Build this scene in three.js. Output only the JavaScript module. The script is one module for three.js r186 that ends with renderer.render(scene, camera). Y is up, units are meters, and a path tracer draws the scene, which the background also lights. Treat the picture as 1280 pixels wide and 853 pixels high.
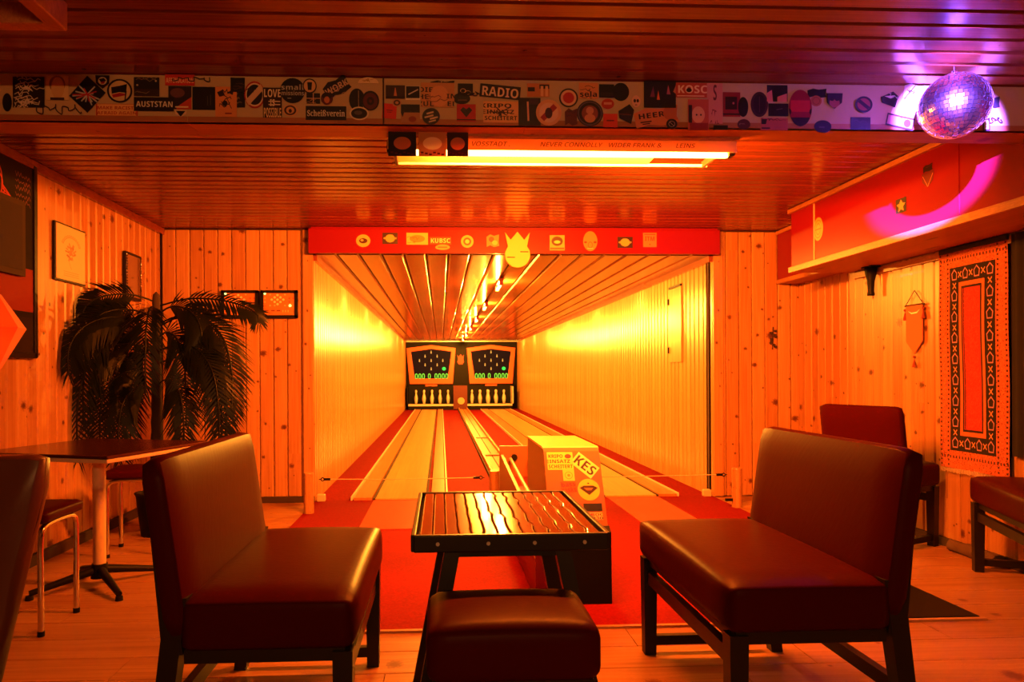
import * as THREE from 'three';
import { mergeGeometries, mergeVertices } from 'three/addons/utils/BufferGeometryUtils.js';
import { RoundedBoxGeometry } from 'three/addons/geometries/RoundedBoxGeometry.js';
import { RectAreaLightUniformsLib } from 'three/addons/lights/RectAreaLightUniformsLib.js';

// ---------- camera, exposure, large lights (x right, y up, depth d runs down the lanes as -z) ----------
const scene = new THREE.Scene();
scene.background = new THREE.Color(0x000000);
const EYE = 1.05, FOCAL = 860;
const camera = new THREE.PerspectiveCamera(2 * Math.atan(426.5 / FOCAL) * 180 / Math.PI, 1280 / 853, 0.05, 60);
camera.rotation.order = 'YXZ';
camera.position.set(0, EYE, 0);
camera.rotation.set(0, -Math.atan(38 / FOCAL), -0.005);
camera.setViewOffset(1280, 853, 51, -40.5, 1280, 853);
camera.updateProjectionMatrix();
const renderer = new THREE.WebGLRenderer({ antialias: true });
renderer.toneMapping = THREE.LinearToneMapping;
renderer.toneMappingExposure = 1.0;
renderer.shadowMap.enabled = true;
RectAreaLightUniformsLib.init();
const LAMP = {                                   // all lamp colours and strengths in one place
  tube: [1, 0.165, 0.010], tubePower: 1550,
  lane: [1, 0.33, 0.025], lanePower: 26,
  back: [1, 0.36, 0.09], backPower: 260,
  pendant: [1, 0.15, 0.012], pendantPower: 0.22,
  spot: [0.22, 0.075, 1], spotPower: 2400,
};
const lin = (a) => new THREE.Color().setRGB(a[0], a[1], a[2]);

// ---------- helpers ----------
let seed = 7;
const rnd = () => { seed = (seed * 1664525 + 1013904223) >>> 0; return seed / 4294967296; };
const rr = (a, b) => a + (b - a) * rnd();
const V = (x, y, d) => new THREE.Vector3(x, y, -d);
const used = {};
const numbered = (n) => { const k = used[n] = (used[n] === undefined ? 0 : used[n] + 1); return k ? n + '_' + String(k).padStart(3, '0') : n; };
function tag(o, label, category, group) { o.userData.label = label; o.userData.category = category; if (group) o.userData.group = group; return o; }
function thing(name, label, category, pos = [0, 0, 0], turn = 0, group) {
  const o = new THREE.Group(); o.name = numbered(name); scene.add(o);
  o.position.set(pos[0], pos[1], -pos[2]); o.rotation.y = turn; return tag(o, label, category, group);
}
function structure(name, label, pos = [0, 0, 0]) {
  const o = new THREE.Group(); o.name = numbered(name); scene.add(o); o.position.set(pos[0], pos[1], -pos[2]);
  o.userData.kind = 'structure'; o.userData.label = label; return o;
}
function part(name, geo, mat, parent, label) {
  const m = new THREE.Mesh(geo, mat); m.name = name; m.castShadow = m.receiveShadow = true; parent.add(m);
  if (label) m.userData.label = label; return m;
}
const box = (w, h, l, x = 0, y = 0, z = 0) => new THREE.BoxGeometry(w, h, l).translate(x, y, z);
const rbox = (w, h, l, r, x = 0, y = 0, z = 0) => new RoundedBoxGeometry(w, h, l, 2, r).translate(x, y, z);
const merge = (...g) => mergeGeometries(g.map((q) => q.index ? q.toNonIndexed() : q));
function rod(a, b, r0, r1 = r0, seg = 10) {         // round bar between two points
  const v = b.clone().sub(a), g = new THREE.CylinderGeometry(r1, r0, v.length(), seg);
  g.applyQuaternion(new THREE.Quaternion().setFromUnitVectors(new THREE.Vector3(0, 1, 0), v.clone().normalize()));
  const c = a.clone().add(b).multiplyScalar(.5); return g.translate(c.x, c.y, c.z);
}
function bar(a, b, w0, w1 = w0) {                  // square bar between two points, upright-ish, sides stay square to x and z
  const g = new THREE.BoxGeometry(1, 1, 1), p = g.attributes.position;
  for (let i = 0; i < p.count; i++) {
    const t = p.getY(i) > 0, e = t ? b : a, w = t ? w1 : w0;
    p.setXYZ(i, e.x + p.getX(i) * w, e.y, e.z + p.getZ(i) * w);
  }
  g.computeVertexNormals(); return g;
}
const tube = (pts, r, seg = 24, rad = 8) => new THREE.TubeGeometry(new THREE.CatmullRomCurve3(pts), seg, r, rad, false);
function prism(pts, depth, bevel = 0) {            // outline in x,y, thickness along z (0..depth)
  const s = new THREE.Shape(pts.map((p) => new THREE.Vector2(p[0], p[1])));
  return new THREE.ExtrudeGeometry(s, { depth, bevelEnabled: bevel > 0, bevelSize: bevel, bevelThickness: bevel, bevelSegments: 2, curveSegments: 24 });
}
function cushion(w, h, l, r, puff = 0.012, ax = 'y') {     // rounded, softly domed pad centred on the origin
  const g = mergeVertices(new THREE.BoxGeometry(w, h, l, 14, 8, 14).deleteAttribute('uv').deleteAttribute('normal'));
  const p = g.attributes.position, v = new THREE.Vector3(), c = new THREE.Vector3();
  for (let i = 0; i < p.count; i++) {
    v.fromBufferAttribute(p, i);
    c.set(THREE.MathUtils.clamp(v.x, -w / 2 + r, w / 2 - r), THREE.MathUtils.clamp(v.y, -h / 2 + r, h / 2 - r), THREE.MathUtils.clamp(v.z, -l / 2 + r, l / 2 - r));
    const o = v.clone().sub(c); if (o.lengthSq() > 1e-12) o.setLength(r); v.copy(c).add(o);
    const X = 1 - (2 * v.x / w) ** 2, Y = 1 - (2 * v.y / h) ** 2, Z = 1 - (2 * v.z / l) ** 2;
    if (ax === 'y') v.y += Math.sign(v.y) * puff * Math.max(0, X) ** .5 * Math.max(0, Z) ** .5 * (v.y > 0 ? 1 : .2);
    else v.x += Math.sign(v.x) * puff * Math.max(0, Y) ** .5 * Math.max(0, Z) ** .5;
    p.setXYZ(i, v.x, v.y, v.z);
  }
  g.computeVertexNormals();
  const uv = new Float32Array(p.count * 2);
  for (let i = 0; i < p.count; i++) { uv[2 * i] = p.getX(i) * 2 + p.getY(i); uv[2 * i + 1] = p.getZ(i) * 2 + p.getY(i); }
  g.setAttribute('uv', new THREE.BufferAttribute(uv, 2));
  return g;
}

// ---------- textures ----------
const h2 = (x, y) => { let n = Math.imul(x, 374761393) ^ Math.imul(y, 668265263); n = Math.imul(n ^ (n >>> 13), 1274126177); return ((n ^ (n >>> 16)) >>> 0) / 4294967296; };
function vn(x, y) { const xi = Math.floor(x), yi = Math.floor(y); let u = x - xi, v = y - yi; u = u * u * (3 - 2 * u); v = v * v * (3 - 2 * v);
  const a = h2(xi, yi), b = h2(xi + 1, yi), c = h2(xi, yi + 1), d = h2(xi + 1, yi + 1); return a + (b - a) * u + (c - a) * v + (a - b - c + d) * u * v; }
function dataTex(W, H, fn, srgb = true) {
  const a = new Uint8Array(W * H * 4);
  for (let j = 0; j < H; j++) for (let i = 0; i < W; i++) { const c = fn(i, j), k = (j * W + i) * 4; a[k] = c[0]; a[k + 1] = c[1]; a[k + 2] = c[2]; a[k + 3] = 255; }
  const t = new THREE.DataTexture(a, W, H, THREE.RGBAFormat); t.wrapS = t.wrapT = THREE.RepeatWrapping; t.magFilter = THREE.LinearFilter; t.minFilter = THREE.LinearFilter;
  if (srgb) t.colorSpace = THREE.SRGBColorSpace; t.needsUpdate = true; return t;
}
// boards side by side, grain along v; every strip has its own tone and knots
function woodTex(W, H, strips, len, sw, light, dark, knotCol, perStrip, kr, off) {
  const knots = []; for (let s = 0; s < strips; s++) { knots[s] = []; for (let k = 0; k < perStrip; k++) knots[s].push([rr(.12, .88) * sw, rr(0, len), kr * (.28 + 1.1 * rnd() ** 2.2)]); }
  const tone = Array.from({ length: strips }, () => rr(-.24, .2));
  return dataTex(W, H, (i, j) => {
    const s = Math.min(strips - 1, Math.floor(i / W * strips)), x = (i / W * strips - s) * sw, y = j / H * len;
    let warp = 0, kn = 0;
    for (const k of knots[s]) { let dy = Math.abs(y - k[1]); dy = Math.min(dy, len - dy); const dx = x - k[0]; if (dy < .16) {
      const q = Math.sqrt(dx * dx * .7 + dy * dy * .8) / k[2] * (.7 + .6 * vn(x * 150 + k[1] * 50, y * 150)) + .12; if (q < 4) { warp += .8 * k[2] * Math.exp(-q * .55) * Math.sign(dx) * 1.2; if (q < 1.4) kn = Math.max(kn, q < .6 ? .95 : (1.4 - q) / .8 * .95); } } }
    const g = vn((x + warp) * 260 + s * 37 + off, y * 5) * .55 + vn((x + warp) * 90 + s * 91 + off, y * 2.2) * .45, f = vn((x + warp) * 700 + s * 11, y * 14);
    let m = .5 + tone[s] + (g - .5) * .75 + (f - .5) * .2; m = Math.max(0, Math.min(1, m));
    const c = [0, 1, 2].map((q) => (dark[q] + (light[q] - dark[q]) * m) * (1 - kn) + knotCol[q] * kn);
    return c;
  });
}
const pineTex = woodTex(768, 1536, 10, 2.24, .105, [222, 176, 118], [176, 122, 70], [96, 50, 25], 7, .017, 3);
const floorTex = woodTex(1024, 1024, 5, 1.9, .19, [214, 170, 118], [160, 108, 66], [120, 72, 42], 2, .024, 77);
const smoothTex = woodTex(512, 1024, 8, 2.1, .11, [226, 184, 122], [196, 146, 86], [150, 96, 52], 1, .007, 151);
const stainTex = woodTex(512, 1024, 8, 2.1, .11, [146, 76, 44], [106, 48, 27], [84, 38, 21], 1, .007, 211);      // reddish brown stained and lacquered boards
const leatherBump = dataTex(256, 256, (i, j) => { const v = 255 * (.5 * vn(i / 5, j / 5) + .3 * vn(i / 2.3, j / 2.3) + .2 * vn(i / 26, j / 26)); return [v, v, v]; }, false);
const pileBump = dataTex(256, 256, (i, j) => { const v = 255 * h2(i, j); return [v, v, v]; }, false);
const carpetTex = dataTex(512, 512, (i, j) => { const n = .82 + .18 * h2(i, j) - .1 * vn(i / 60, j / 60); return [140 * n, 20 * n, 18 * n]; });
function canvasTex(w, h, draw) { const c = document.createElement('canvas'); c.width = w; c.height = h; const g = c.getContext('2d'); draw(g, w, h);
  const t = new THREE.CanvasTexture(c); t.colorSpace = THREE.SRGBColorSpace; return t; }

// ---------- materials ----------
const std = (o) => new THREE.MeshStandardMaterial(o);
const L3 = (r, g, b) => new THREE.Color().setRGB(r, g, b);
const M = {
  pine: std({ map: pineTex, color: L3(.72, .7, .7), roughness: .34 }),
  laneWall: std({ map: smoothTex, color: L3(.8, .8, .8), roughness: .24 }),
  floor: std({ map: floorTex, color: L3(.72, .68, .66), roughness: .38 }),
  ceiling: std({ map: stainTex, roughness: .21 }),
  
  backing: std({ color: L3(.05, .03, .02), roughness: .9 }),
  plaster: std({ color: L3(.10, .055, .035), roughness: .9 }),
  redPaint: new THREE.MeshPhysicalMaterial({ color: L3(.2, .006, .014), roughness: .3, specularIntensity: .4 }),
  cream: std({ color: L3(.62, .47, .30), roughness: .6 }),
  trim: std({ map: floorTex, color: L3(.8, .55, .4), roughness: .5 }),
  leather: new THREE.MeshPhysicalMaterial({ color: L3(.046, .003, .0015), roughness: .38, specularIntensity: .07, bumpMap: leatherBump, bumpScale: .0003 }),
  leatherBrown: new THREE.MeshPhysicalMaterial({ color: L3(.10, .028, .012), roughness: .36, specularIntensity: .5, bumpMap: leatherBump, bumpScale: .0003 }),
  blackWood: new THREE.MeshPhysicalMaterial({ color: L3(.012, .008, .006), roughness: .4, specularIntensity: .5 }),
  black: new THREE.MeshPhysicalMaterial({ color: L3(.007, .006, .006), roughness: .5, specularIntensity: .3 }),
  chrome: std({ color: L3(.72, .7, .68), metalness: 1, roughness: .16 }),
  steel: std({ color: L3(.5, .48, .45), metalness: 1, roughness: .35 }),
  carpet: new THREE.MeshPhysicalMaterial({ map: carpetTex, roughness: .8, specularIntensity: .1, bumpMap: pileBump, bumpScale: .001 }),
  lino: new THREE.MeshPhysicalMaterial({ color: L3(.40, .05, .022), roughness: .42, specularIntensity: .4 }),
  laneTop: std({ map: smoothTex, color: L3(.95, .9, .8), roughness: .3 }),
  laneBoard: std({ map: smoothTex, color: L3(.75, .5, .32), roughness: .34 }),
  whiteLine: std({ color: L3(.75, .7, .6), roughness: .4 }),
  leaf: new THREE.MeshPhysicalMaterial({ color: L3(.004, .006, .004), roughness: .36, specularIntensity: .3, side: THREE.DoubleSide }),
  bark: std({ color: L3(.035, .02, .012), roughness: .85 }),
  consoleOrange: std({ color: L3(.26, .095, .035), roughness: .42 }),
  consoleTop: std({ color: L3(.72, .5, .2), roughness: .35 }),
  white: std({ color: L3(.75, .72, .66), roughness: .35 }),
  glowTube: std({ color: L3(.9, .7, .4), emissive: lin([1, .62, .16]), emissiveIntensity: 7, roughness: .4 }),
  glowLane: std({ color: L3(.9, .7, .4), emissive: lin([1, .66, .2]), emissiveIntensity: 9, roughness: .4 }),
};

// ---------- plank builder ----------
function plankGeo(w, len, t, b, u0, uw, v0, vl) {      // length along y, face towards +z at z = 0
  const pr = [[-w / 2, -t], [-w / 2, -b], [-w / 2 + b, 0], [w / 2 - b, 0], [w / 2, -b], [w / 2, -t]], P = [], U = [];
  const q = (a, c) => { const y0 = -len / 2, y1 = len / 2, ua = u0 + (a[0] / w + .5) * uw, uc = u0 + (c[0] / w + .5) * uw, va = v0, vb = v0 + len / vl;
    P.push(a[0], y0, a[1], c[0], y0, c[1], c[0], y1, c[1], a[0], y0, a[1], c[0], y1, c[1], a[0], y1, a[1]); U.push(ua, va, uc, va, uc, vb, ua, va, uc, vb, ua, vb); };
  for (let i = 0; i < 5; i++) q(pr[i], pr[i + 1]);
  for (const s of [1, -1]) for (let i = 1; i < 5; i++) { const [a, c, e] = s > 0 ? [pr[0], pr[i], pr[i + 1]] : [pr[0], pr[i + 1], pr[i]];
    for (const k of [a, e, c]) { P.push(k[0], s * len / 2, k[1]); U.push(u0 + (k[0] / w + .5) * uw, v0); } }
  const g = new THREE.BufferGeometry(); g.setAttribute('position', new THREE.Float32BufferAttribute(P, 3)); g.setAttribute('uv', new THREE.Float32BufferAttribute(U, 2)); g.computeVertexNormals(); return g;
}
function plankSet(w, len, t, b, strips, vl, variants = strips) {
  return Array.from({ length: variants }, (_, k) => plankGeo(w, len, t, b, (k % strips) / strips + .002, 1 / strips - .004, k * .37 + rnd(), vl)); }
function placed(mesh, p, ex, ey, ez) { const m = new THREE.Matrix4().makeBasis(new THREE.Vector3(...ex), new THREE.Vector3(...ey), new THREE.Vector3(...ez)); mesh.quaternion.setFromRotationMatrix(m); mesh.position.copy(p); return mesh; }
const E3 = { left: [[0, 0, -1], [0, 1, 0], [1, 0, 0]], right: [[0, 0, 1], [0, 1, 0], [-1, 0, 0]], back: [[1, 0, 0], [0, 1, 0], [0, 0, 1]],
  ceilX: [[0, 0, -1], [1, 0, 0], [0, -1, 0]], ceilZ: [[1, 0, 0], [0, 0, 1], [0, -1, 0]], floorX: [[0, 0, 1], [1, 0, 0], [0, 1, 0]] };

// ---------- room shell ----------
const XL = -2.27, XR = 3.03, LX = -1.04, RX = 2.29, DB = 5.7, DE = 20.6, HC = 2.24, HL = 2.03, DN = -2.6;
const wl = structure('wall_left', 'wall of narrow knotty pine boards behind the palm');
part('backing', box(.1, 2.5, DB - DN + .2, XL - .075, 1.2, -(DB + DN) / 2), M.plaster, wl);
{ const gs = plankSet(.092, HC - .02, .018, .010, 10, 2.24); let k = 0; for (let d = DB - .05; d > 3.0; d -= .095) placed(part('plank', gs[(k++ * 7) % 10], M.pine, wl), V(XL - .004 * rnd(), HC / 2, d), ...E3.left); }
const wb1 = structure('wall_back_left', 'knotty pine board wall beside the lane opening, behind the palm');
part('backing', box(LX - XL + .2, 2.5, .1, (LX + XL) / 2 - .1, 1.2, -DB - .095), M.plaster, wb1);
{ const gs = plankSet(.1075, HC - .02, .018, .008, 10, 2.24); let k = 0; for (let x = XL + .06; x < LX - .02; x += .112) placed(part('plank', gs[(k++ * 3 + 1) % 10], M.pine, wb1), V(x, HC / 2, DB + .004 * rnd()), ...E3.back); }
const wb2 = structure('wall_back_right', 'bright knotty pine board wall between the lane opening and the red box');
part('backing', box(XR - RX + .2, 2.5, .1, (XR + RX) / 2 + .1, 1.2, -DB - .095), M.plaster, wb2);
{ const gs = plankSet(.1075, HC - .02, .018, .008, 10, 2.24); let k = 0; for (let x = RX + .06; x < XR; x += .112) placed(part('plank', gs[(k++ * 3 + 4) % 10], M.pine, wb2), V(x, HC / 2, DB + .004 * rnd()), ...E3.back); }
const wr = structure('wall_right', 'pine board wall carrying the hanging rug');
part('backing', box(.1, 2.5, DB - DN + .2, XR + .075, 1.2, -(DB + DN) / 2), M.plaster, wr);
{ const gs = plankSet(.097, HC - .02, .018, .008, 10, 2.24); let k = 0; for (let d = DB - .05; d > 2.5; d -= .1) placed(part('plank', gs[(k++ * 7 + 2) % 10], M.pine, wr), V(XR + .004 * rnd(), HC / 2, d), ...E3.right); }
const wn = structure('wall_front', 'plain wall behind the viewer');
part('backing', box(XR - XL + .4, 2.5, .1, (XL + XR) / 2, 1.2, -DN + .1), M.plaster, wn);
const wtl = structure('wall_lane_left', 'long lacquered narrow board wall of the lanes, on the palm side');
part('backing', box(.1, 2.4, DE - DB + .2, LX - .075, 1.1, -(DB + DE) / 2 - .13), M.plaster, wtl);
const wtr = structure('wall_lane_right', 'long lacquered narrow board wall of the lanes, on the rug side');
part('backing', box(.1, 2.4, DE - DB + .2, RX + .075, 1.1, -(DB + DE) / 2 - .13), M.plaster, wtr);
{ const gs = plankSet(.099, HL + .06, .02, .011, 8, 2.1); let k = 0;
  for (let d = DB + .05; d < DE; d += .105) { placed(part('plank', gs[(k * 5) % 8], M.laneWall, wtl), V(LX, HL / 2 + .02, d), ...E3.left); placed(part('plank', gs[(k++ * 3 + 2) % 8], M.laneWall, wtr), V(RX, HL / 2 + .02, d), ...E3.right); } }
const we = structure('wall_lane_end', 'black wall closing the far end of the lanes');
part('panel', box(RX - LX + .3, 2.4, .1, (LX + RX) / 2, 1.1, -DE - .35), M.black, we);
// ceilings
const cr = structure('ceiling', 'dark lacquered board ceiling of the room, boards running crosswise');
part('backing', box(XR - XL + .4, .1, DB - DN + .3, (XL + XR) / 2, HC + .075, -(DB + DN) / 2), M.backing, cr);
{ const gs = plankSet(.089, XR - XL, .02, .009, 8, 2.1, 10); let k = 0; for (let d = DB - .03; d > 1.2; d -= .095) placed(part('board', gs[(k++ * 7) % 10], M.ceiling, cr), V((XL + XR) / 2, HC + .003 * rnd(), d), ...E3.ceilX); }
const cl = structure('ceiling_lane', 'glossy reddish board ceiling over the lanes, boards running lengthwise');
part('backing', box(RX - LX + .2, .1, DE - DB + .3, (LX + RX) / 2, HL + .075, -(DB + DE) / 2 - .2), M.backing, cl);
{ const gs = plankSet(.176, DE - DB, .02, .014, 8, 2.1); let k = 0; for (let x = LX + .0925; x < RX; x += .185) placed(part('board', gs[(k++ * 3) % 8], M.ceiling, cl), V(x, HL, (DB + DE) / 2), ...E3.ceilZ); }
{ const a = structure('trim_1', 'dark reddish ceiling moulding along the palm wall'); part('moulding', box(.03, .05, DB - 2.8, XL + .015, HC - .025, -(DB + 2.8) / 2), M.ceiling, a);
  const pg = plankGeo(.085, HC - .02, .03, .006, .2, .09, .3, 2.24);
  const b = structure('trim_2', 'corner post of the lane opening on the palm side'); part('board', pg, M.pine, b).position.copy(V(LX - .045, HC / 2, DB - .02));
  const c = structure('trim_3', 'corner post of the lane opening on the rug side'); part('board', pg, M.pine, c).position.copy(V(RX + .045, HC / 2, DB - .02));
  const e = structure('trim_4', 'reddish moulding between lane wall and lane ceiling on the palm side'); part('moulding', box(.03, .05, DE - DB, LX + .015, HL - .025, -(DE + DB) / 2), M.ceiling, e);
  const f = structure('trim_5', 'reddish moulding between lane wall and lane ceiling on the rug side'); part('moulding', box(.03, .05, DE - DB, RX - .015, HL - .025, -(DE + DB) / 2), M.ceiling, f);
  const g = structure('baseboard_left', 'dark scuffed skirting along the palm wall'); part('board', box(.03, .06, DB - 2.2, XL + .015, .03, -(DB + 2.2) / 2), M.bark, g);
  const h = structure('baseboard_back', 'dark skirting under the pine wall beside the lane opening'); part('board', box(LX - XL, .05, .025, (LX + XL) / 2, .025, -DB + .0125), M.bark, h);
  const i = structure('baseboard_right', 'dark skirting under the rug wall'); part('board', box(.02, .05, DB - 2.2, XR - .01, .025, -(DB + 2.2) / 2), M.bark, i);
  const k = structure('trim_6', 'thin pine rail along the wall above the rug'); part('rail', box(.02, .04, 1.6, XR - .01, 1.745, -4.1), M.pine, k); }
// floor of wide boards, carpeted approach in the middle
const fl = structure('floor', 'light wide plank floor around the red approach');
part('subfloor', box(XR - XL + .4, .08, DB - DN + .4, (XL + XR) / 2, -.068, -(DB + DN) / 2), M.backing, fl);
{ const sets = {}; let row = 0;
  const lay = (x0, x1, d) => { const len = x1 - x0; const key = len.toFixed(2); sets[key] ??= plankSet(.1875, len - .003, .02, .003, 5, 1.9); placed(part('plank', sets[key][Math.floor(rnd() * 5)], M.floor, fl), V((x0 + x1) / 2, 0, d), ...E3.floorX); };
  for (let d = 2.705; d > 1.0; d -= .19, row++) { const s = [-1.75, -1.15, -1.45][row % 3]; lay(XL, s, d); lay(s, s + 1.25, d); lay(s + 1.25, s + 2.5, d); lay(s + 2.5, s + 3.75, d); lay(s + 3.75, XR, d); }
  for (let d = 2.895; d < DB + .05; d += .19, row++) { if (row % 2) lay(XL, LX, d); else { lay(XL, -1.62, d); lay(-1.62, LX, d); } lay(RX, XR, d); }
  part('far_boards', box(XR - XL, .02, 3.4, (XL + XR) / 2, -.012, .75), M.floor, fl); }
const fa = structure('floor_approach', 'red carpeted approach in front of the two lanes');
part('carpet', box(RX - LX, .022, DB - 2.8 + .06, (LX + RX) / 2, -.009, -(DB + 2.86) / 2), M.carpet, fa);
for (const [x0, x1, d0, d1] of [[-.56, -.12, 4.65, 5.72], [1.39, 1.82, 4.65, 5.72]]) part('run_up_strip', box(x1 - x0, .004, d1 - d0, (x0 + x1) / 2, .004, -(d0 + d1) / 2), M.lino, fa, 'lighter orange run-up strip');
part('edge_strip', box(RX - LX, .012, .02, (LX + RX) / 2, .004, -2.8), M.pine, fa, 'pale edging along the carpet');
const fz = structure('floor_lane_bed', 'red floor under and beside the lanes');
part('carpet', box(RX - LX, .02, DE - DB, (LX + RX) / 2, -.012, -(DB + DE) / 2 - .03), M.carpet, fz);
// ---------- the two lanes and the ball return ----------
function lane(label, surface, boards, lines) {
  const [a, b] = surface, t = thing('bowling_lane', label, 'bowling lane', [(a + b) / 2, 0, (DB + DE) / 2], 0, 'bowling lanes'), c = (a + b) / 2, L = DE - DB - .8, z = .37;
  const bed = box(b - a, .02, L, 0, .006, z); { const uv = bed.attributes.uv, p = bed.attributes.position; for (let i = 0; i < uv.count; i++) uv.setXY(i, p.getX(i) * 1.1, p.getZ(i) / 2.1); }
  part('running_surface', bed, M.laneTop, t);
  for (const [x0, x1] of boards) { const g = box(x1 - x0, .03, L, (x0 + x1) / 2 - c, .009, z), uv = g.attributes.uv, p = g.attributes.position; for (let i = 0; i < uv.count; i++) uv.setXY(i, p.getX(i) * 1.1, p.getZ(i) / 2.1); part('side_board', g, M.laneBoard, t); }
  for (const x of lines) part('edge_rail', box(.014, .042, L, x - c, .012, z), M.whiteLine, t, 'pale edge rail');
  for (const x of [a - .012, b + .012]) part('groove', box(.016, .024, L, x - c, .006, z), M.bark, t, 'dark joint');
  return t;
}
lane('pale bowling lane beside the palm side wall', [-.545, -.135], [[-.725, -.575], [-.085, .03]], [-.742, .047]);
lane('pale bowling lane beside the rug side wall', [1.38, 1.81], [[1.835, 1.985], [1.16, 1.35]], [1.998, 1.146]);
{ const t = thing('ball_return_track', 'orange rail track for returning balls between the two lanes', 'ball track', [.63, 0, 12.4]), L = 14.7;
  part('channel', box(.26, .03, L, 0, .012, 0), M.laneBoard, t); for (const x of [-.115, .115]) part('rail', rbox(.035, .05, L, .01, x, .045, 0), M.laneBoard, t);
  for (const x of [-.14, .14, 0]) part('dark_joint', box(.014, .034, L, x, .012, 0), M.bark, t, 'dark joint'); for (let i = 0; i < 3; i++) part('cross_plate', box(.2, .012, .12, 0, .036, L / 2 - 1.2 - i * 2.3), M.consoleOrange, t); }  // thin dark joint lines along the rails and the channel middle
// pins
const pinGeo = new THREE.LatheGeometry([[0, 0], [.032, 0], [.036, .01], [.05, .09], [.055, .15], [.046, .21], [.027, .27], [.024, .30], [.034, .345], [.033, .375], [.02, .398], [0, .405]].map((p) => new THREE.Vector2(...p)), 16);
for (const [cx, where] of [[-.26, 'beside the palm side wall'], [1.385, 'beside the rug side wall']]) {
  for (const [r, n] of [[0, 1], [1, 2], [2, 3], [3, 2], [4, 1]]) for (let i = 0; i < n; i++) {
    const o = new THREE.Mesh(pinGeo, M.white); o.name = numbered('bowling_pin'); o.castShadow = o.receiveShadow = true; o.position.copy(V(cx + (i - (n - 1) / 2) * .47, .17, 20.02 + r * .1)); scene.add(o);
    tag(o, 'white bowling pin standing in the pit of the lane ' + where, 'bowling pin', 'pins of the lane ' + where); }
  const t = thing('pin_deck', 'pale raised deck carrying the pins of the lane ' + where, 'pin deck', [cx, 0, 20.2]);
  part('deck', box(1.36, .17, .62, 0, .085, 0), M.black, t); part('front_ledge', box(1.36, .06, .03, 0, .14, .325), M.white, t);
  for (const s of [-1, 1]) part('side_plate', box(.03, .5, .6, cx + s * .705, .42, -20.2), s > 0 && cx > 0 ? M.white : M.black, we); part('rear_curtain', box(1.4, .62, .02, cx, .4, -20.54), M.black, we);
}
// score boards
function scoreDraw(g, W, H) {
  g.fillStyle = '#16080a'; g.fillRect(0, 0, W, H);
  const pos = [[.5, .12], [.34, .25], [.66, .25], [.19, .39], [.5, .39], [.81, .39], [.34, .53], [.66, .53], [.5, .66]];
  for (const [x, y] of pos) { g.fillStyle = '#ffb048'; g.beginPath(); g.ellipse(x * W, y * H + 6, 9, 18, 0, 0, 7); g.fill(); g.beginPath(); g.arc(x * W, y * H - 16, 6, 0, 7); g.fill(); }
  const gr = '#46ff58'; g.fillStyle = gr; g.beginPath(); g.arc(.84 * W, .66 * H, 26, 0, 7); g.fill();
  g.fillStyle = '#9dff40'; g.font = 'bold 92px monospace'; g.textAlign = 'center'; g.textBaseline = 'middle';
  const put = (s, x, w) => { g.save(); g.translate(x * W, .905 * H); g.scale(w * W / g.measureText(s).width, 1.15); g.fillText(s, 0, 0); g.restore(); };
  put('000', .2, .28); put('0', .45, .09); put('0000', .77, .38);
}
const scoreTex = canvasTex(512, 448, scoreDraw);
const scoreMat = new THREE.MeshPhysicalMaterial({ color: 0x110606, map: scoreTex, emissiveMap: scoreTex, emissive: 0xffffff, emissiveIntensity: 1.1, roughness: .6, specularIntensity: .2 });
for (const [cx, where] of [[-.285, 'on the palm side'], [1.5, 'on the rug side']]) {
  const t = thing('score_display', 'red framed lane score display with green digits 000 0 0000, ' + where, 'score display', [cx, .75, 20.55], 0, undefined);
  const o = [[-.72, 1.05], [0, 1.14], [.72, 1.05], [.63, 0], [-.63, 0]], s = new THREE.Shape(o.map((p) => new THREE.Vector2(...p)));
  s.holes.push(new THREE.Path([[-.61, .96], [-.5, .14], [.5, .14], [.61, .96], [0, 1.04]].map((p) => new THREE.Vector2(...p))));
  part('frame', new THREE.ExtrudeGeometry(s, { depth: .07, bevelEnabled: true, bevelSize: .012, bevelThickness: .012, bevelSegments: 2 }), std({ color: L3(.75, .14, .05), roughness: .45 }), t, 'orange red frame');
  const g = prism([[-.61, .96], [-.5, .14], [.5, .14], [.61, .96], [0, 1.04]], .02), uv = g.attributes.uv, p = g.attributes.position;
  for (let i = 0; i < uv.count; i++) uv.setXY(i, p.getX(i) / 1.12 + .5, (p.getY(i) - .13) / .92); part('screen', g.translate(0, 0, .03), scoreMat, t, 'dark screen with lit pins and digits');
  part('bracket', box(.35, .06, .05, 0, -.05, .02), std({ color: L3(.6, .12, .05), roughness: .5 }), t);
}
{ const t = thing('score_fascia', 'black fascia panel behind the two score displays', 'panel', [(LX + RX) / 2, .68, 20.62]); part('panel', box(RX - LX - .02, 1.34, .04, 0, .67, 0), M.black, t); part('top_rail', box(RX - LX - .02, .03, .05, 0, 1.33, .02), M.steel, t);
  const pts = [[-.1, .16], [-.06, .1], [0, .18], [.06, .1], [.1, .16], [.08, .03], [.1, -.06], [.05, -.13], [-.05, -.13], [-.1, -.06], [-.08, .03]];
  part('crown_emblem', prism(pts.map(([x, y]) => [x - .03, y + .77]), .02).translate(0, 0, .022), std({ color: L3(.6, .06, .04), roughness: .5 }), t, 'small red crowned emblem'); }
{ const t = thing('ball_gate', 'dark red panel with a round pale emblem between the pin pits', 'panel', [.56, 0, 19.82]); part('panel', box(.4, .68, .04, 0, .36, 0), std({ color: L3(.12, .015, .015), roughness: .5 }), t);
  part('round_emblem', new THREE.CylinderGeometry(.1, .1, .03, 24).rotateX(Math.PI / 2).translate(.02, .26, .04), M.cream, t); }
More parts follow.
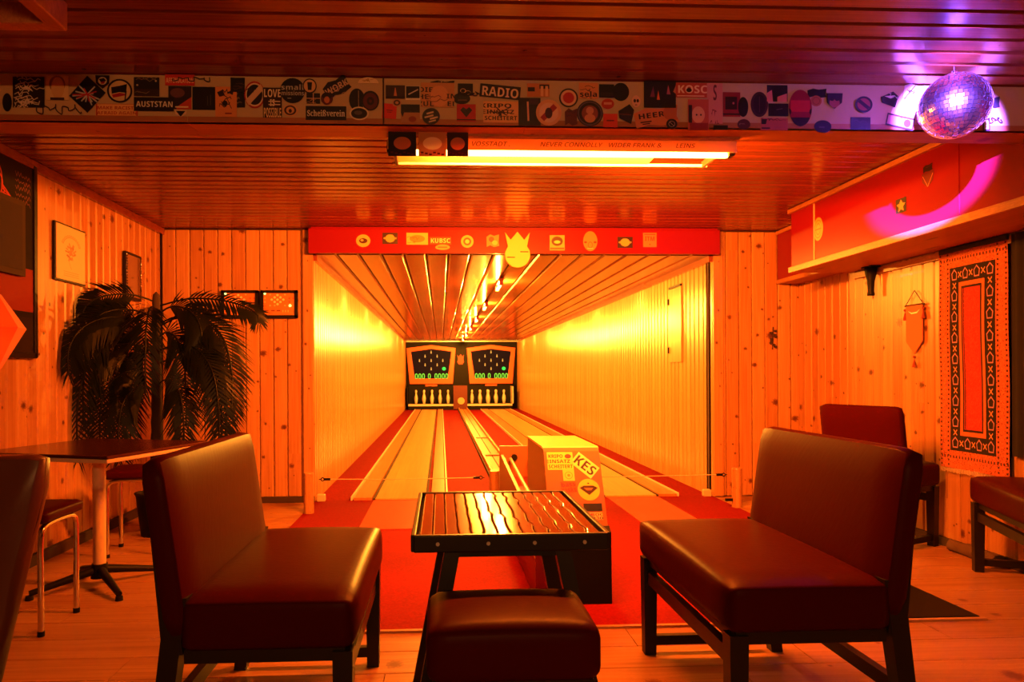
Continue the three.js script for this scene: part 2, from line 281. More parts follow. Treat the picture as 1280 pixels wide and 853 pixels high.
// header over the lanes
{ const t = structure('trim_7', 'red painted header board across the lane opening'); part('board', rbox(RX - LX + .04, .2, .03, .004, (LX + RX) / 2, 2.125, -5.6), M.redPaint, t); part('cover', box(RX - LX, .02, .12, (LX + RX) / 2, HC - .012, -5.65), M.redPaint, t); }
{ const t = thing('crown_plaque', 'yellow round plaque with a jagged crown and two slots hung on the header', 'plaque', [.627, 2.03, 5.575]);
  const s = new THREE.Shape(); s.moveTo(-.1, .16); s.lineTo(-.055, .1); s.lineTo(0, .165); s.lineTo(.055, .1); s.lineTo(.1, .16); s.lineTo(.075, .05); s.lineTo(.098, .012); s.absarc(0, -.02, .1, .3, Math.PI - .3, true); s.lineTo(-.075, .05); s.closePath();
  part('disc', new THREE.ExtrudeGeometry(s, { depth: .012, bevelEnabled: true, bevelSize: .003, bevelThickness: .003, curveSegments: 24 }), std({ color: L3(.78, .55, .12), roughness: .45 }), t);
  part('slot', box(.065, .007, .004, .055, .005, .017), M.bark, t); part('slot', box(.065, .007, .004, -.055, -.04, .017), M.bark, t); }
// lamps along the lane ceiling
for (const [i, d] of [7.3, 9.6, 11.9, 14.2, 16.5, 18.8].entries()) {
  const t = thing('lane_lamp', ['short glowing tube lamp on the lane ceiling nearest the header', 'second glowing tube lamp on the lane ceiling from the header', 'third glowing tube lamp on the lane ceiling from the header', 'fourth glowing tube lamp on the lane ceiling from the header', 'fifth glowing tube lamp on the lane ceiling from the header', 'last glowing tube lamp on the lane ceiling before the score displays'][i], 'lamp', [.625, HL, d], 0, 'lane ceiling lamps');
  part('batten', rbox(.05, .03, .52, .006, 0, -.015, 0), M.redPaint, t); for (const s of [-1, 1]) part('socket', box(.04, .05, .025, 0, -.05, s * .245), M.redPaint, t);
  part('tube', new THREE.CapsuleGeometry(.014, .42, 4, 12).rotateX(Math.PI / 2).translate(0, -.06, 0), M.glowLane, t, 'glowing yellow tube');
  const l = new THREE.PointLight(lin(LAMP.lane), LAMP.lanePower, 0, 2); l.position.set(0, -.06, 0); l.castShadow = true; t.add(l); l.name = 'tube_light';
}
// hatch in the lane wall
{ const t = thing('wall_hatch', 'small flush hatch in the lane wall on the rug side', 'hatch', [RX - .008, 1.15, 6.6]); part('panel', box(.016, .72, .36, 0, .36, 0), M.laneWall, t);
  for (const y of [.12, .6]) part('hinge', box(.014, .06, .02, -.014, y, -.17), M.black, t); part('slot', box(.02, .02, .34, -.002, .735, 0), M.black, t); }

// ---------- rope posts ----------
for (const [x, w] of [[-1.0, 'beside the palm side lane wall'], [.405, 'beside the ball return'], [2.29, 'beside the rug side lane wall']]) {
  const t = thing('barrier_post', 'short round wooden post for the rope, ' + w, 'post', [x, 0, 5.24]); part('post', new THREE.CylinderGeometry(.038, .038, .3, 18).translate(0, .15, 0), M.pine, t); part('cap', new THREE.CylinderGeometry(.036, .038, .006, 18).translate(0, .303, 0), M.pine, t);
  if (x > 2) part('hook', box(.06, .02, .02, -.06, .06, 0), M.black, t);
}
const rope = (x0, x1, label) => { const t = thing('barrier_rope', label, 'rope', [x0, .255, 5.24]); const L = x1 - x0;
  part('cord', tube([new THREE.Vector3(.1, 0, 0), new THREE.Vector3(L / 2, -.006, 0), new THREE.Vector3(L - .1, 0, 0)], .0035), M.cream, t);
  for (const s of [0, 1]) { const x = s ? L - .1 : .1, q = s ? 1 : -1; part('snap_hook', merge(box(.05, .018, .012, x, 0, 0), new THREE.TorusGeometry(.012, .004, 6, 12).translate(x + q * .034, 0, 0), box(.02, .005, .005, x + q * .052, 0, 0)), M.black, t); } };
rope(-.962, .367, 'thin pale barrier rope across the lane on the palm side'); rope(.443, 2.252, 'thin pale barrier rope across the lane on the rug side');

// ---------- ball return console ----------
{ const t = thing('ball_return', 'ball return console with sloping sticker covered front and open ball tray', 'ball return', [.6, 0, 4.0]);
  const side = (pts) => prism(pts.map(([d, y]) => [d - 4.0, y]), 1).rotateY(Math.PI / 2);     // x,y outline -> runs along -z, thickness along x
  const slab = (x0, x1, pts, m, n, l) => part(n, side(pts).scale(x1 - x0, 1, 1).translate(x0 - .6, 0, 0), m, t, l);
  slab(.495, .765, [[3.10, 0], [3.11, .31], [3.13, .33], [3.31, .67], [3.33, .685], [3.92, .685], [3.95, 0]], M.consoleOrange, 'tower', 'orange tower with sloping front'); slab(.49, .77, [[3.085, 0], [3.095, .325], [3.13, .345], [3.6, .345], [3.6, 0]], M.black, 'lower_front', 'black lower front');  // black slab over the lower front of the tower
  slab(.493, .767, [[3.33, .68], [3.34, .69], [3.92, .69], [3.93, .68]], M.consoleTop, 'top_plate', 'yellowish top plate');
  slab(.43, .495, [[3.14, 0], [3.14, .26], [5.0, .30], [5.0, 0]], M.redPaint, 'tray_base'); slab(.495, .7, [[3.95, 0], [3.95, .27], [5.0, .30], [5.0, 0]], M.redPaint, 'tray_base');
  slab(.425, .445, [[3.14, .2], [3.2, .34], [4.95, .47], [5.0, .2]], M.consoleOrange, 'side_wall'); slab(.69, .71, [[3.95, .2], [3.95, .42], [4.95, .47], [5.0, .2]], M.consoleOrange, 'side_wall');
  slab(.425, .71, [[4.98, 0], [4.98, .52], [5.02, .52], [5.02, 0]], M.consoleOrange, 'back_plate');
  part('bolt', new THREE.CylinderGeometry(.022, .022, .02, 16).rotateX(Math.PI / 2).translate(-.07, .44, -.97), M.black, t);
  part('ball_rail', tube([new THREE.Vector3(-.12, .36, .7), new THREE.Vector3(-.11, .40, -.2), new THREE.Vector3(-.1, .43, -.95)], .012, 20, 8), M.white, t, 'pale sloping ball rail'); part('ball_rail', tube([new THREE.Vector3(.02, .38, .02), new THREE.Vector3(.03, .4, -.4), new THREE.Vector3(.04, .43, -.95)], .012, 20, 8), M.white, t, 'pale sloping ball rail');
}

// ---------- seats ----------
// local frame: seat faces +x, length along z
function bench(label, category, pos, turn, L, W, leatherMat = M.leather, name = 'leather_bench', group) {
  const t = thing(name, label, category, pos, turn, group), b = -W / 2, f = W / 2;
  part('seat', cushion(W - .02, .135, L, .03, .014).translate(.01, .43, 0), leatherMat, t);
  part('seat_frame', box(W - .06, .035, L - .04, 0, .352, 0), M.blackWood, t);
  const bk = cushion(.072, .45, L, .033, .006, 'x'); bk.rotateZ(.14).translate(b - .014, .622, 0); part('backrest', bk, leatherMat, t);
  const zz = L / 2 - .035;
  for (const z of [-zz, zz]) {
    part('leg', bar(new THREE.Vector3(f - .035, 0, z), new THREE.Vector3(f - .035, .36, z), .042, .05), M.blackWood, t);
    part('leg', bar(new THREE.Vector3(b - .05, 0, z), new THREE.Vector3(b + .015, .5, z), .042, .052), M.blackWood, t);
    part('side_stretcher', box(W - .03, .035, .025, -.01, .05, z), M.blackWood, t);
    part('back_post', bar(new THREE.Vector3(b + .005, .36, z * .995), new THREE.Vector3(b - .052, .82, z * .995), .05, .03), M.blackWood, t);
  }
  part('front_stretcher', box(.025, .045, L - .07, f - .035, .29, 0), M.blackWood, t); part('rear_stretcher', box(.025, .04, L - .07, b - .02, .2, 0), M.blackWood, t);
  return t;
}
bench('oxblood leather bench with its back to the rug wall, beside the red carpet edge', 'bench', [.972, 0, 2.165], Math.PI, .83, .465);
bench('oxblood leather bench with its back to the bistro table', 'bench', [-.44, 0, 2.12], 0, .82, .455);
bench('dark red leather chair turned to the pine wall near the pennant', 'chair', [2.735, 0, 4.16], .42, .52, .34, M.leather, 'leather_chair');
bench('dark leather bench standing in front of the hanging rug', 'bench', [2.83, 0, 3.05], Math.PI - .36, .86, .42);
{ const t = thing('leather_stool', 'dark leather footstool with padded top in front of the small slatted table', 'stool', [.157, 0, 1.62]);
  part('seat', cushion(.385, .12, .285, .03, .016).translate(0, .435, 0), M.leather, t); part('seat_frame', box(.35, .05, .25, 0, .352, 0), M.blackWood, t);
  for (const x of [-1, 1]) for (const z of [-1, 1]) part('leg', bar(new THREE.Vector3(x * .155, 0, z * .105), new THREE.Vector3(x * .155, .37, z * .105), .04, .048), M.blackWood, t);
  for (const x of [-1, 1]) part('stretcher', box(.025, .03, .2, x * .155, .08, 0), M.blackWood, t); }
{ // buttoned chair cut by the frame
  const t = thing('buttoned_chair', 'brown buttoned leather chair with tapering back near the chrome stools', 'chair', [-1.33, 0, 1.72]);
  const g = cushion(.46, .62, .09, .035, .0), p = g.attributes.position; for (let i = 0; i < p.count; i++) { const y = p.getY(i) / .62 + .5, s = .62 + .38 * y; const x = p.getX(i) * s * 1.42; let z = p.getZ(i); if (z > 0) z -= .012 * Math.max(0, Math.cos(x * 42) * Math.cos(p.getY(i) * 42)); p.setXYZ(i, x, p.getY(i), z - (y - .5) * .05); } g.computeVertexNormals();
  part('backrest', g.translate(.045, .545, 0), M.leatherBrown, t);
  for (let i = 0; i < 3; i++) for (let j = 0; j < 3; j++) part('button', new THREE.SphereGeometry(.011, 10, 8).scale(1, 1, .5).translate(.045 + (i - 1) * .15, .42 + j * .15, .042 - j * .01), M.leatherBrown, t);
  part('seat', cushion(.44, .11, .42, .035, .012).translate(0, .41, .26), M.leatherBrown, t); for (const x of [-.17, .17]) for (const z of [0, .42]) part('leg', bar(new THREE.Vector3(x, 0, z), new THREE.Vector3(x, .37, z), .035, .045), M.blackWood, t); }

// ---------- slatted table ----------
{ const W = .505, Ld = .64, t = thing('slatted_table', 'low glossy table of wavy wooden slats between the two benches', 'table', [.18, 0, 2.095]);
  part('tray', box(W - .02, .02, Ld - .02, 0, .605, 0), M.blackWood, t);
  const n = 14, sw = (W - .03) / n;
  for (let v = 0; v < n; v++) { const ph = v * 1.7; const s = new THREE.Shape(), wob = (y, k) => .0028 * Math.sin(y * 34 + k) + .0022 * Math.sin(y * 71 + k * 2.3); const N = 12, pts = [];
    for (let i = 0; i <= N; i++) { const y = -Ld / 2 + .015 + (Ld - .03) * i / N; pts.push([sw / 2 - .0048 + (v < n - 1 ? wob(y, ph + 1.7) * Math.min(1, v / 6) : 0), y]); }
    for (let i = N; i >= 0; i--) { const y = -Ld / 2 + .015 + (Ld - .03) * i / N; pts.push([-sw / 2 + .0048 + (v ? wob(y, ph) * Math.min(1, (v - 1) / 6) : 0), y]); }
    const g = prism(pts, .012, .0035).rotateX(-Math.PI / 2); const uv = g.attributes.uv; for (let i = 0; i < uv.count; i++) uv.setXY(i, uv.getX(i) * 3 + v * .13, uv.getY(i)); part('slat', g.translate((v - (n - 1) / 2) * sw, .616, 0), M.tableSlat ??= std({ map: smoothTex, color: L3(.3, .1, .05), roughness: .12 }), t); }
  for (const z of [-1, 1]) part('edge_board', rbox(W, .045, .016, .004, 0, .612, z * Ld / 2), M.blackWood, t); for (const x of [-1, 1]) part('edge_board', rbox(.014, .045, Ld, .004, x * W / 2, .612, 0), M.blackWood, t);
  for (const x of [-.19, -.06, .06, .19]) part('screw', new THREE.CylinderGeometry(.005, .005, .004, 10).rotateX(Math.PI / 2).translate(x, .612, Ld / 2 + .009), M.steel, t);
  for (const x of [-1, 1]) for (const z of [-1, 1]) part('leg', bar(new THREE.Vector3(x * .26, 0, z * .25), new THREE.Vector3(x * .145, .6, z * .21), .04, .042), M.blackWood, t);
  for (const z of [-1, 1]) part('cross_rail', box(.3, .04, .025, 0, .57, z * .21), M.blackWood, t); }

// ---------- bistro table and chrome stools ----------
{ const t = thing('bistro_table', 'square dark topped bistro table on a cream pole with four black feet', 'table', [-1.70, 0, 3.5], -.3);
  part('table_top', rbox(.74, .016, .70, .006, 0, .69, 0), std({ color: L3(.05, .008, .007), roughness: .22 }), t, 'dark red table top'); part('edge_band', rbox(.735, .018, .695, .004, 0, .673, 0), M.cream, t, 'cream edge band');
  part('pole', new THREE.CylinderGeometry(.03, .03, .6, 20).translate(0, .37, 0), M.cream, t, 'cream pole'); part('hub', new THREE.CylinderGeometry(.036, .04, .07, 16).translate(0, .08, 0), M.black, t);
  for (let k = 0; k < 4; k++) { const a = k * Math.PI / 2 + .55, c = Math.cos(a), s = Math.sin(a), P = (r, y) => new THREE.Vector3(c * r, y, s * r);
    const f = part('foot', rod(P(.02, .085), P(.3, .03), .022, .014, 8), M.black, t); part('glide', new THREE.CylinderGeometry(.016, .018, .02, 10).translate(c * .3, .01, s * .3), M.black, f); } }
function chromeStool(label, pos, turn) {
  const t = thing('chrome_stool', label, 'stool', pos, turn, 'chrome stools'); part('seat', cushion(.32, .05, .32, .02, .006).translate(0, .475, 0), M.leather, t, 'dark red padded seat');
  for (const z of [-1, 1]) part('leg_frame', tube([[-.14, 0], [-.14, .2], [-.14, .38], [-.13, .425], [-.09, .44], [.09, .44], [.13, .425], [.14, .38], [.14, .2], [.14, 0]].map(([x, y]) => new THREE.Vector3(x, y, z * .13)), .0115, 48, 10), M.chrome, t, 'bent chrome tube');
  for (const z of [-1, 1]) for (const x of [-1, 1]) part('foot_cap', new THREE.CylinderGeometry(.014, .014, .02, 10).translate(x * .14, .01, z * .13), M.black, t);
  part('brace', box(.02, .02, .26, 0, .44, 0), M.steel, t); }
chromeStool('chrome legged stool beside the buttoned chair', [-1.745, 0, 2.98], Math.PI / 2 + .02); chromeStool('chrome legged stool between bistro table and palm', [-1.80, 0, 4.19], .15);

// ---------- palm ----------
{ const t = thing('potted_palm', 'tall dark artificial palm with drooping fronds behind the bistro table', 'palm', [-1.87, 0, 4.62]);
  part('pot', new THREE.LatheGeometry([[0, 0], [.1, 0], [.13, .26], [.14, .28], [.12, .28], [.11, .24], [0, .24]].map((p) => new THREE.Vector2(...p)), 24), M.black, t);
  const tk = []; for (let i = 0; i <= 24; i++) { const y = .24 + i * .0558; tk.push(new THREE.Vector2(.04 - i * .0008 + (i % 2 ? .005 : 0), y)); } tk.push(new THREE.Vector2(0, 1.6)); part('trunk', new THREE.LatheGeometry(tk, 12), M.bark, t);
  part('trunk', rod(new THREE.Vector3(.13, .2, .05), new THREE.Vector3(.17, .95, .06), .025, .018), M.bark, t);
  // frond: [azimuth (0 = +x, 90 = towards viewer), start height, reach, rise, drop, leaflet length]
  const F = [[-6, 1.50, .64, .06, .10, .11], [18, 1.44, .34, .06, .22, .17], [12, 1.38, .52, .06, .55, .19], [-15, 1.36, .46, .08, .62, .19], [30, 1.28, .27, .05, .56, .18], [4, 1.12, .45, .05, .52, .18], [38, .98, .30, .04, .42, .17], [-30, 1.2, .4, .05, .6, .18],
    [142, 1.53, .42, .04, .14, .18], [128, 1.36, .54, .06, .30, .16], [142, 1.36, .42, .06, .62, .19], [165, 1.30, .27, .05, .55, .18], [136, 1.04, .34, .04, .46, .18], [118, .94, .28, .03, .42, .17], [196, 1.16, .2, .04, .6, .18], [132, 1.42, .46, .05, .34, .17], [80, 1.44, .3, .05, .5, .16], [24, 1.2, .5, .05, .66, .18], [138, 1.2, .46, .05, .66, .18]];
  for (const [az, h0, R, rise, drop, ll] of F) {
    const a = az * Math.PI / 180, out = new THREE.Vector3(Math.cos(a), 0, Math.sin(a)), N = 46, q = (r, y) => out.clone().multiplyScalar(R * r).add(new THREE.Vector3(0, h0 + y, 0));
    const crv = new THREE.CatmullRomCurve3([q(0, 0), q(.4, rise), q(.8, rise * .5 - drop * .08), q(1, -drop * .42), q(1.02, -drop)]), cur = (s) => crv.getPoint(Math.max(0, Math.min(1, s)));
    const P = [], add = (...v) => v.forEach((q) => P.push(Math.max(q.x, -.375), q.y, q.z));
    for (let i = 9; i < N; i++) { const s = i / (N - 1), c = cur(s), tg = cur(Math.min(1, s + .02)).sub(cur(s - .02)).normalize(), sd = new THREE.Vector3().crossVectors(tg, new THREE.Vector3(.25, .35, 1)).normalize(); if (i > N - 3) sd.multiplyScalar(.4);
      for (const q of [-1, 1]) { const len = ll * (.55 + .6 * Math.sin(Math.PI * Math.min(1, s * .9 + .08))) * rr(.85, 1.12), dir = sd.clone().multiplyScalar(q * rr(.72, .92)).add(tg.clone().multiplyScalar(.62)).add(new THREE.Vector3(0, -.12, 0)).normalize();
        const w = tg.clone().multiplyScalar(.0115), m = c.clone().add(dir.clone().multiplyScalar(len * .45)).add(new THREE.Vector3(0, -.004, 0)), e = c.clone().add(dir.clone().multiplyScalar(len)).add(new THREE.Vector3(0, -len * rr(.15, .35), 0)), k = w.clone().multiplyScalar(.4);
        add(c.clone().sub(k), c.clone().add(k), m.clone().add(w), c.clone().sub(k), m.clone().add(w), m.clone().sub(w), m.clone().sub(w), m.clone().add(w), e); } }
    const g = new THREE.BufferGeometry(); g.setAttribute('position', new THREE.Float32BufferAttribute(P, 3)); g.computeVertexNormals();
    const st = tube([0, .2, .4, .6, .8, 1].map(cur), .006, 18, 5).toNonIndexed(); st.deleteAttribute('uv'); part('frond', mergeGeometries([g, st]), M.leaf, t); } }
// ---------- beam across the room ----------
const BD = 2.78, BY = 2.055;
{ const t = structure('trim_8', 'boxed ceiling beam across the room, its face plastered with stickers');
  part('face_board', box(2.57 - XL, HC - BY, .02, (2.57 + XL) / 2, (HC + BY) / 2, -BD - .012), M.beamFace = std({ color: L3(.55, .38, .22), roughness: .55 }), t, 'cream painted face board');
  part('core', box(2.57 - XL, HC - BY - .03, .12, (2.57 + XL) / 2, (HC + BY) / 2 + .014, -BD - .085), M.backing, t);
  const g = [[XL, -1.0], [-1.0, .35], [.35, 1.75], [1.75, 2.57]];
  for (const [a, b] of g) part('bottom_board', plankGeo(.16, b - a - .002, .022, .002, rnd(), .19, rnd(), 1.9).rotateX(Math.PI / 2).rotateY(Math.PI / 2).translate((a + b) / 2, BY, -BD - .08), M.trim, t, 'knotty wooden underside board');
  part('seam', box(.006, HC - BY, .004, -.225, (HC + BY) / 2, -BD), M.bark, t); }
// ---------- orange tube lamp behind the beam ----------
const inkTex = canvasTex(2048, 96, (g, W, H) => { g.fillStyle = '#d8a860'; g.fillRect(0, 0, W, H); g.fillStyle = '#4a1c0c'; g.font = 'italic 44px sans-serif'; g.textBaseline = 'middle'; ['SMARTER ET', 'VOSSTADT .', 'NEVER CONNOLLY', 'WIDER FRANK &', 'LEINS'].forEach((s, i) => g.fillText(s, 80 + i * 400, 50)); });
const inkTex2 = canvasTex(2048, 128, (g, W, H) => { g.fillStyle = '#f0cc58'; g.fillRect(0, 0, W, H); g.fillStyle = '#9a6a10'; g.font = '64px sans-serif'; g.textBaseline = 'middle'; ['OTHER', 'UNITED', 'U.C.', 'BON'].forEach((s, i) => g.fillText(s, 500 + i * 380, 66)); });
function uvBox(g, ax, x0, w, ay, y0, h) { const p = g.attributes.position, uv = g.attributes.uv; for (let i = 0; i < p.count; i++) uv.setXY(i, (p.getComponent(i, ax) - x0) / w, (p.getComponent(i, ay) - y0) / h); return g; }
{ const t = thing('tube_lamp', 'long glowing orange tube lamp with handwriting mounted behind the sticker beam', 'lamp', [.53, 2.0, 2.96]);
  const W = 1.5, x0 = -.75;
  part('batten', box(W, .02, .09, 0, .056, .03), M.trim, t); part('front_strip', uvBox(box(W, .055, .003, 0, .0255, .046), 0, x0, W, 1, -.002, .055), new THREE.MeshPhysicalMaterial({ map: inkTex, roughness: 1, transmission: .3, thickness: 0 }), t, 'orange translucent strip with handwriting');
  part('tube', new THREE.CapsuleGeometry(.0135, W - .06, 6, 14).rotateZ(Math.PI / 2), M.glowTube, t, 'glowing yellow tube');
  for (const s of [-1, 1]) part('socket', rbox(.03, .055, .05, .006, s * (W / 2 - .01), .02, 0), M.black, t);
  part('cover_sheet', uvBox(box(1.2, .003, .23, -.14, .045, -.165), 0, x0, 1.2, 2, -.05, -.23), new THREE.MeshPhysicalMaterial({ map: inkTex2, roughness: 1, transmission: .5, thickness: 0 }), t, 'yellow translucent cover sheet with writing');
  part('lip', box(W, .012, .008, 0, .04, -.285), M.white, t, 'pale lip'); for (const x of [-.7, -.1, .5, .72]) part('hanger', box(.012, .18, .012, x, .15, .03), M.steel, t);
  part('end_arm', box(.012, .03, .3, W / 2 - .02, .045, -.14), M.bark, t); part('end_arm', box(.012, .03, .3, -W / 2 + .02, .045, -.14), M.bark, t);
  const add = (y, z, ty, tz, k) => { const l = new THREE.RectAreaLight(lin(LAMP.tube), LAMP.tubePower * k, W - .3, .027); l.position.set(.13, y, z); l.name = 'tube_light'; t.add(l); l.updateMatrixWorld(true); const wp = l.getWorldPosition(new THREE.Vector3()); l.lookAt(wp.x, wp.y + ty, wp.z + tz); };
  add(-.0165, 0, -1, 0, .62); add(0, -.0175, -.08, -1, 2.7); add(0, .0175, -.2, 1, .4); }
for (const [x, c, l] of [[-.155, 'A', 'dark photo card with round glowing picture hung before the tube lamp'], [-.03, 'B', 'pale photo card hung before the tube lamp between two dark cards'], [.075, 'C', 'dark red card with a pale cloud shape hung before the tube lamp']]) {
  const tx = canvasTex(128, 128, (g) => { g.fillStyle = c === 'A' ? '#1a0d0a' : c === 'B' ? '#c88a50' : '#3a1210'; g.fillRect(0, 0, 128, 128); g.fillStyle = c === 'B' ? '#f0d8a8' : '#c0703a'; g.beginPath(); g.ellipse(64, 60, c === 'A' ? 40 : 44, 34, 0, 0, 7); g.fill(); g.fillStyle = '#5a1a10'; for (let i = 0; i < 6; i++) g.fillRect(10 + i * 19, 104 + (i % 3) * 5, 13, 9); });
  const o = part('photo_card', box(c === 'C' ? .088 : .115, .1, .002), new THREE.MeshPhysicalMaterial({ map: tx, roughness: 1, transmission: .4, thickness: 0 }), scene); o.name = numbered('photo_card'); o.position.copy(V(x, 2.004, 2.865)); tag(o, l, 'photo card'); }

// ---------- red box along the rug wall ----------
{ const t = structure('trim_9', 'red painted wall box under the ceiling on the rug side');
  part('front_panel', box(.02, .42, 3.43, 2.58, 2.005, -3.215), M.redPaint, t); part('end_panel', box(.45, .42, .02, 2.8, 2.005, -4.93), M.redPaint, t);
  part('bottom_board', box(.47, .022, 3.46, 2.795, 1.79, -3.215), M.trim, t); part('edge_strip', rbox(.02, .042, 3.46, .003, 2.562, 1.795, -3.215), M.pine, t, 'pale lower edge strip'); part('top_strip', rbox(.025, .03, 3.46, .003, 2.56, 2.222, -3.215), M.pine, t, 'pale upper strip');
  part('seam_strip', box(.004, .4, .012, 2.568, 2.005, -4.62), M.cream, t); part('seam_strip', box(.004, .4, .008, 2.569, 2.005, -3.3), M.redPaint, t);
  part('rear_panel', box(.02, .40, .76, 2.86, 2.01, -5.32), M.redPaint, t); part('rear_bottom_board', box(.18, .022, .76, 2.94, 1.805, -5.32), M.trim, t); part('rear_edge_strip', rbox(.02, .034, .76, .003, 2.845, 1.808, -5.32), M.pine, t); part('rear_top_strip', rbox(.02, .03, .76, .003, 2.845, 2.222, -5.32), M.pine, t); }
// ---------- mirror ball and its spot ----------
{ const R = .122, C = [2.008, 2.085, 2.6], t = thing('mirror_ball', 'mirror ball of tiny tiles hanging in front of the sticker beam', 'mirror ball', C);
  part('core', new THREE.SphereGeometry(R - .002, 32, 20), M.black, t); const gs = [], rows = 26;
  for (let r = 1; r < rows; r++) { const th = Math.PI * r / rows, n = Math.max(4, Math.round(2 * Math.PI * Math.sin(th) * R / .0148)); for (let k = 0; k < n; k++) { const ph = 2 * Math.PI * (k + (r % 2) * .3) / n;
    const q = new THREE.BoxGeometry(.0132, .0132, .002); q.translate(0, 0, R).rotateX(th - Math.PI / 2 + rr(-.012, .012)).rotateY(ph + rr(-.02, .02)); gs.push(q); } }
  part('mirror_tiles', mergeGeometries(gs), std({ color: L3(.88, .86, .9), metalness: 1, roughness: .2 }), t).userData.kind = 'stuff';
  part('cap', new THREE.CylinderGeometry(.016, .022, .014, 16).translate(0, R + .004, 0), M.chrome, t); part('hanger', new THREE.CylinderGeometry(.003, .003, .03, 8).translate(0, R + .02, 0), M.chrome, t); }
{ const t = thing('spot_lamp', 'small black spot lamp on the ceiling aimed at the mirror ball', 'lamp', [.6, 2.16, .4]); const to = new THREE.Vector3(2.05 - .6, 2.078 - 2.16, -2.68 + .4), u = to.clone().normalize();
  part('housing', rod(u.clone().multiplyScalar(-.16), u.clone().multiplyScalar(-.02), .035, .045, 18), M.black, t); part('yoke', box(.02, .08, .02, -.05, .04, .08), M.black, t); part('lens', rod(u.clone().multiplyScalar(-.019), u.clone().multiplyScalar(-.015), .03, .03, 18), std({ color: L3(.3, .2, .6), emissive: lin(LAMP.spot), emissiveIntensity: 2 }), t);
  const s = new THREE.SpotLight(lin(LAMP.spot), LAMP.spotPower, 0, 4.35 * Math.PI / 180, .2, 2); s.castShadow = true; s.shadow.radius = .6; s.name = 'spot_light'; s.position.set(0, 0, 0); t.add(s); s.add(s.target); s.target.position.copy(to); s.target.name = 'spot_target'; }
// ---------- unseen fill lamp added behind the viewer to light the beam face ----------
{ const t = thing('fill_lamp', 'unseen warm fill lamp added behind the viewer to light the beam face', 'lamp', [.3, 1.75, -2.5]); part('batten', box(1.5, .06, .03, 0, 0, 0.01), M.black, t); part('diffuser', box(1.44, .05, .012, 0, 0, -.012), std({ color: L3(.8, .6, .4), emissive: lin(LAMP.back), emissiveIntensity: 2 }), t);
  const l = new THREE.RectAreaLight(lin(LAMP.back), LAMP.backPower, 1.44, .05); l.position.set(0, 0, -.022); l.name = 'fill_light'; t.add(l); l.lookAt(.3, 1.75, -2); }
// ---------- pendant by the palm wall ----------
{ const t = thing('pendant_lamp', 'faceted orange diamond pendant lamp on a thin cord beside the dark board', 'lamp', [-1.60, 1.19, 2.5]);
  const g = new THREE.BufferGeometry(), P = [], n = 6, ring = (r, y, o = 0) => Array.from({ length: n }, (_, k) => new THREE.Vector3(r * Math.cos((k + o) * 2 * Math.PI / n + .2), y, r * Math.sin((k + o) * 2 * Math.PI / n + .2))), a = ring(.045, .15), b = ring(.125, .03), c = ring(.03, -.14), add = (...v) => v.forEach((q) => P.push(q.x, q.y, q.z));
  for (let k = 0; k < n; k++) { const m = (k + 1) % n; add(a[k], b[m], b[k], a[k], a[m], b[m], b[k], c[m], c[k], b[k], b[m], c[m]); } g.setAttribute('position', new THREE.Float32BufferAttribute(P, 3)); g.computeVertexNormals();
  part('shade', g, new THREE.MeshPhysicalMaterial({ color: L3(.62, .17, .05), roughness: .5, transmission: .35, thickness: 0, side: THREE.DoubleSide }), t, 'orange faceted shade'); part('bulb', new THREE.SphereGeometry(.028, 16, 12), std({ emissive: lin([1, .4, .08]), emissiveIntensity: 3 }), t); part('socket', new THREE.CylinderGeometry(.02, .02, .05, 12).translate(0, .15, 0), M.black, t);
  part('cord', new THREE.CylinderGeometry(.004, .004, HC - 1.19 - .17, 6).translate(0, (HC - 1.19 + .17) / 2, 0), M.black, t);
  const l = new THREE.PointLight(lin(LAMP.pendant), LAMP.pendantPower, 0, 2); l.castShadow = true; l.name = 'bulb_light'; t.add(l); }
// ---------- ceiling box near the pendant ----------
{ const t = thing('ceiling_box', 'shallow wooden framed box under the ceiling over the buttoned chair', 'ceiling box', [-1.6, 2.145, 1.9]); part('panel', box(.82, .03, .62, 0, .08, 0), M.trim, t);
  for (const z of [-1, 1]) part('frame_board', rbox(.84, .09, .05, .006, 0, .045, z * .32), M.trim, t); for (const x of [-1, 1]) part('frame_board', rbox(.05, .09, .62, .006, x * .395, .045, 0), M.trim, t);
  for (const z of [-1, 1]) part('inner_moulding', rbox(.56, .02, .03, .005, -.04, .055, z * .2), M.pine, t); for (const x of [-1, 1]) part('inner_moulding', rbox(.03, .02, .4, .005, -.04 + x * .27, .055, 0), M.pine, t); }
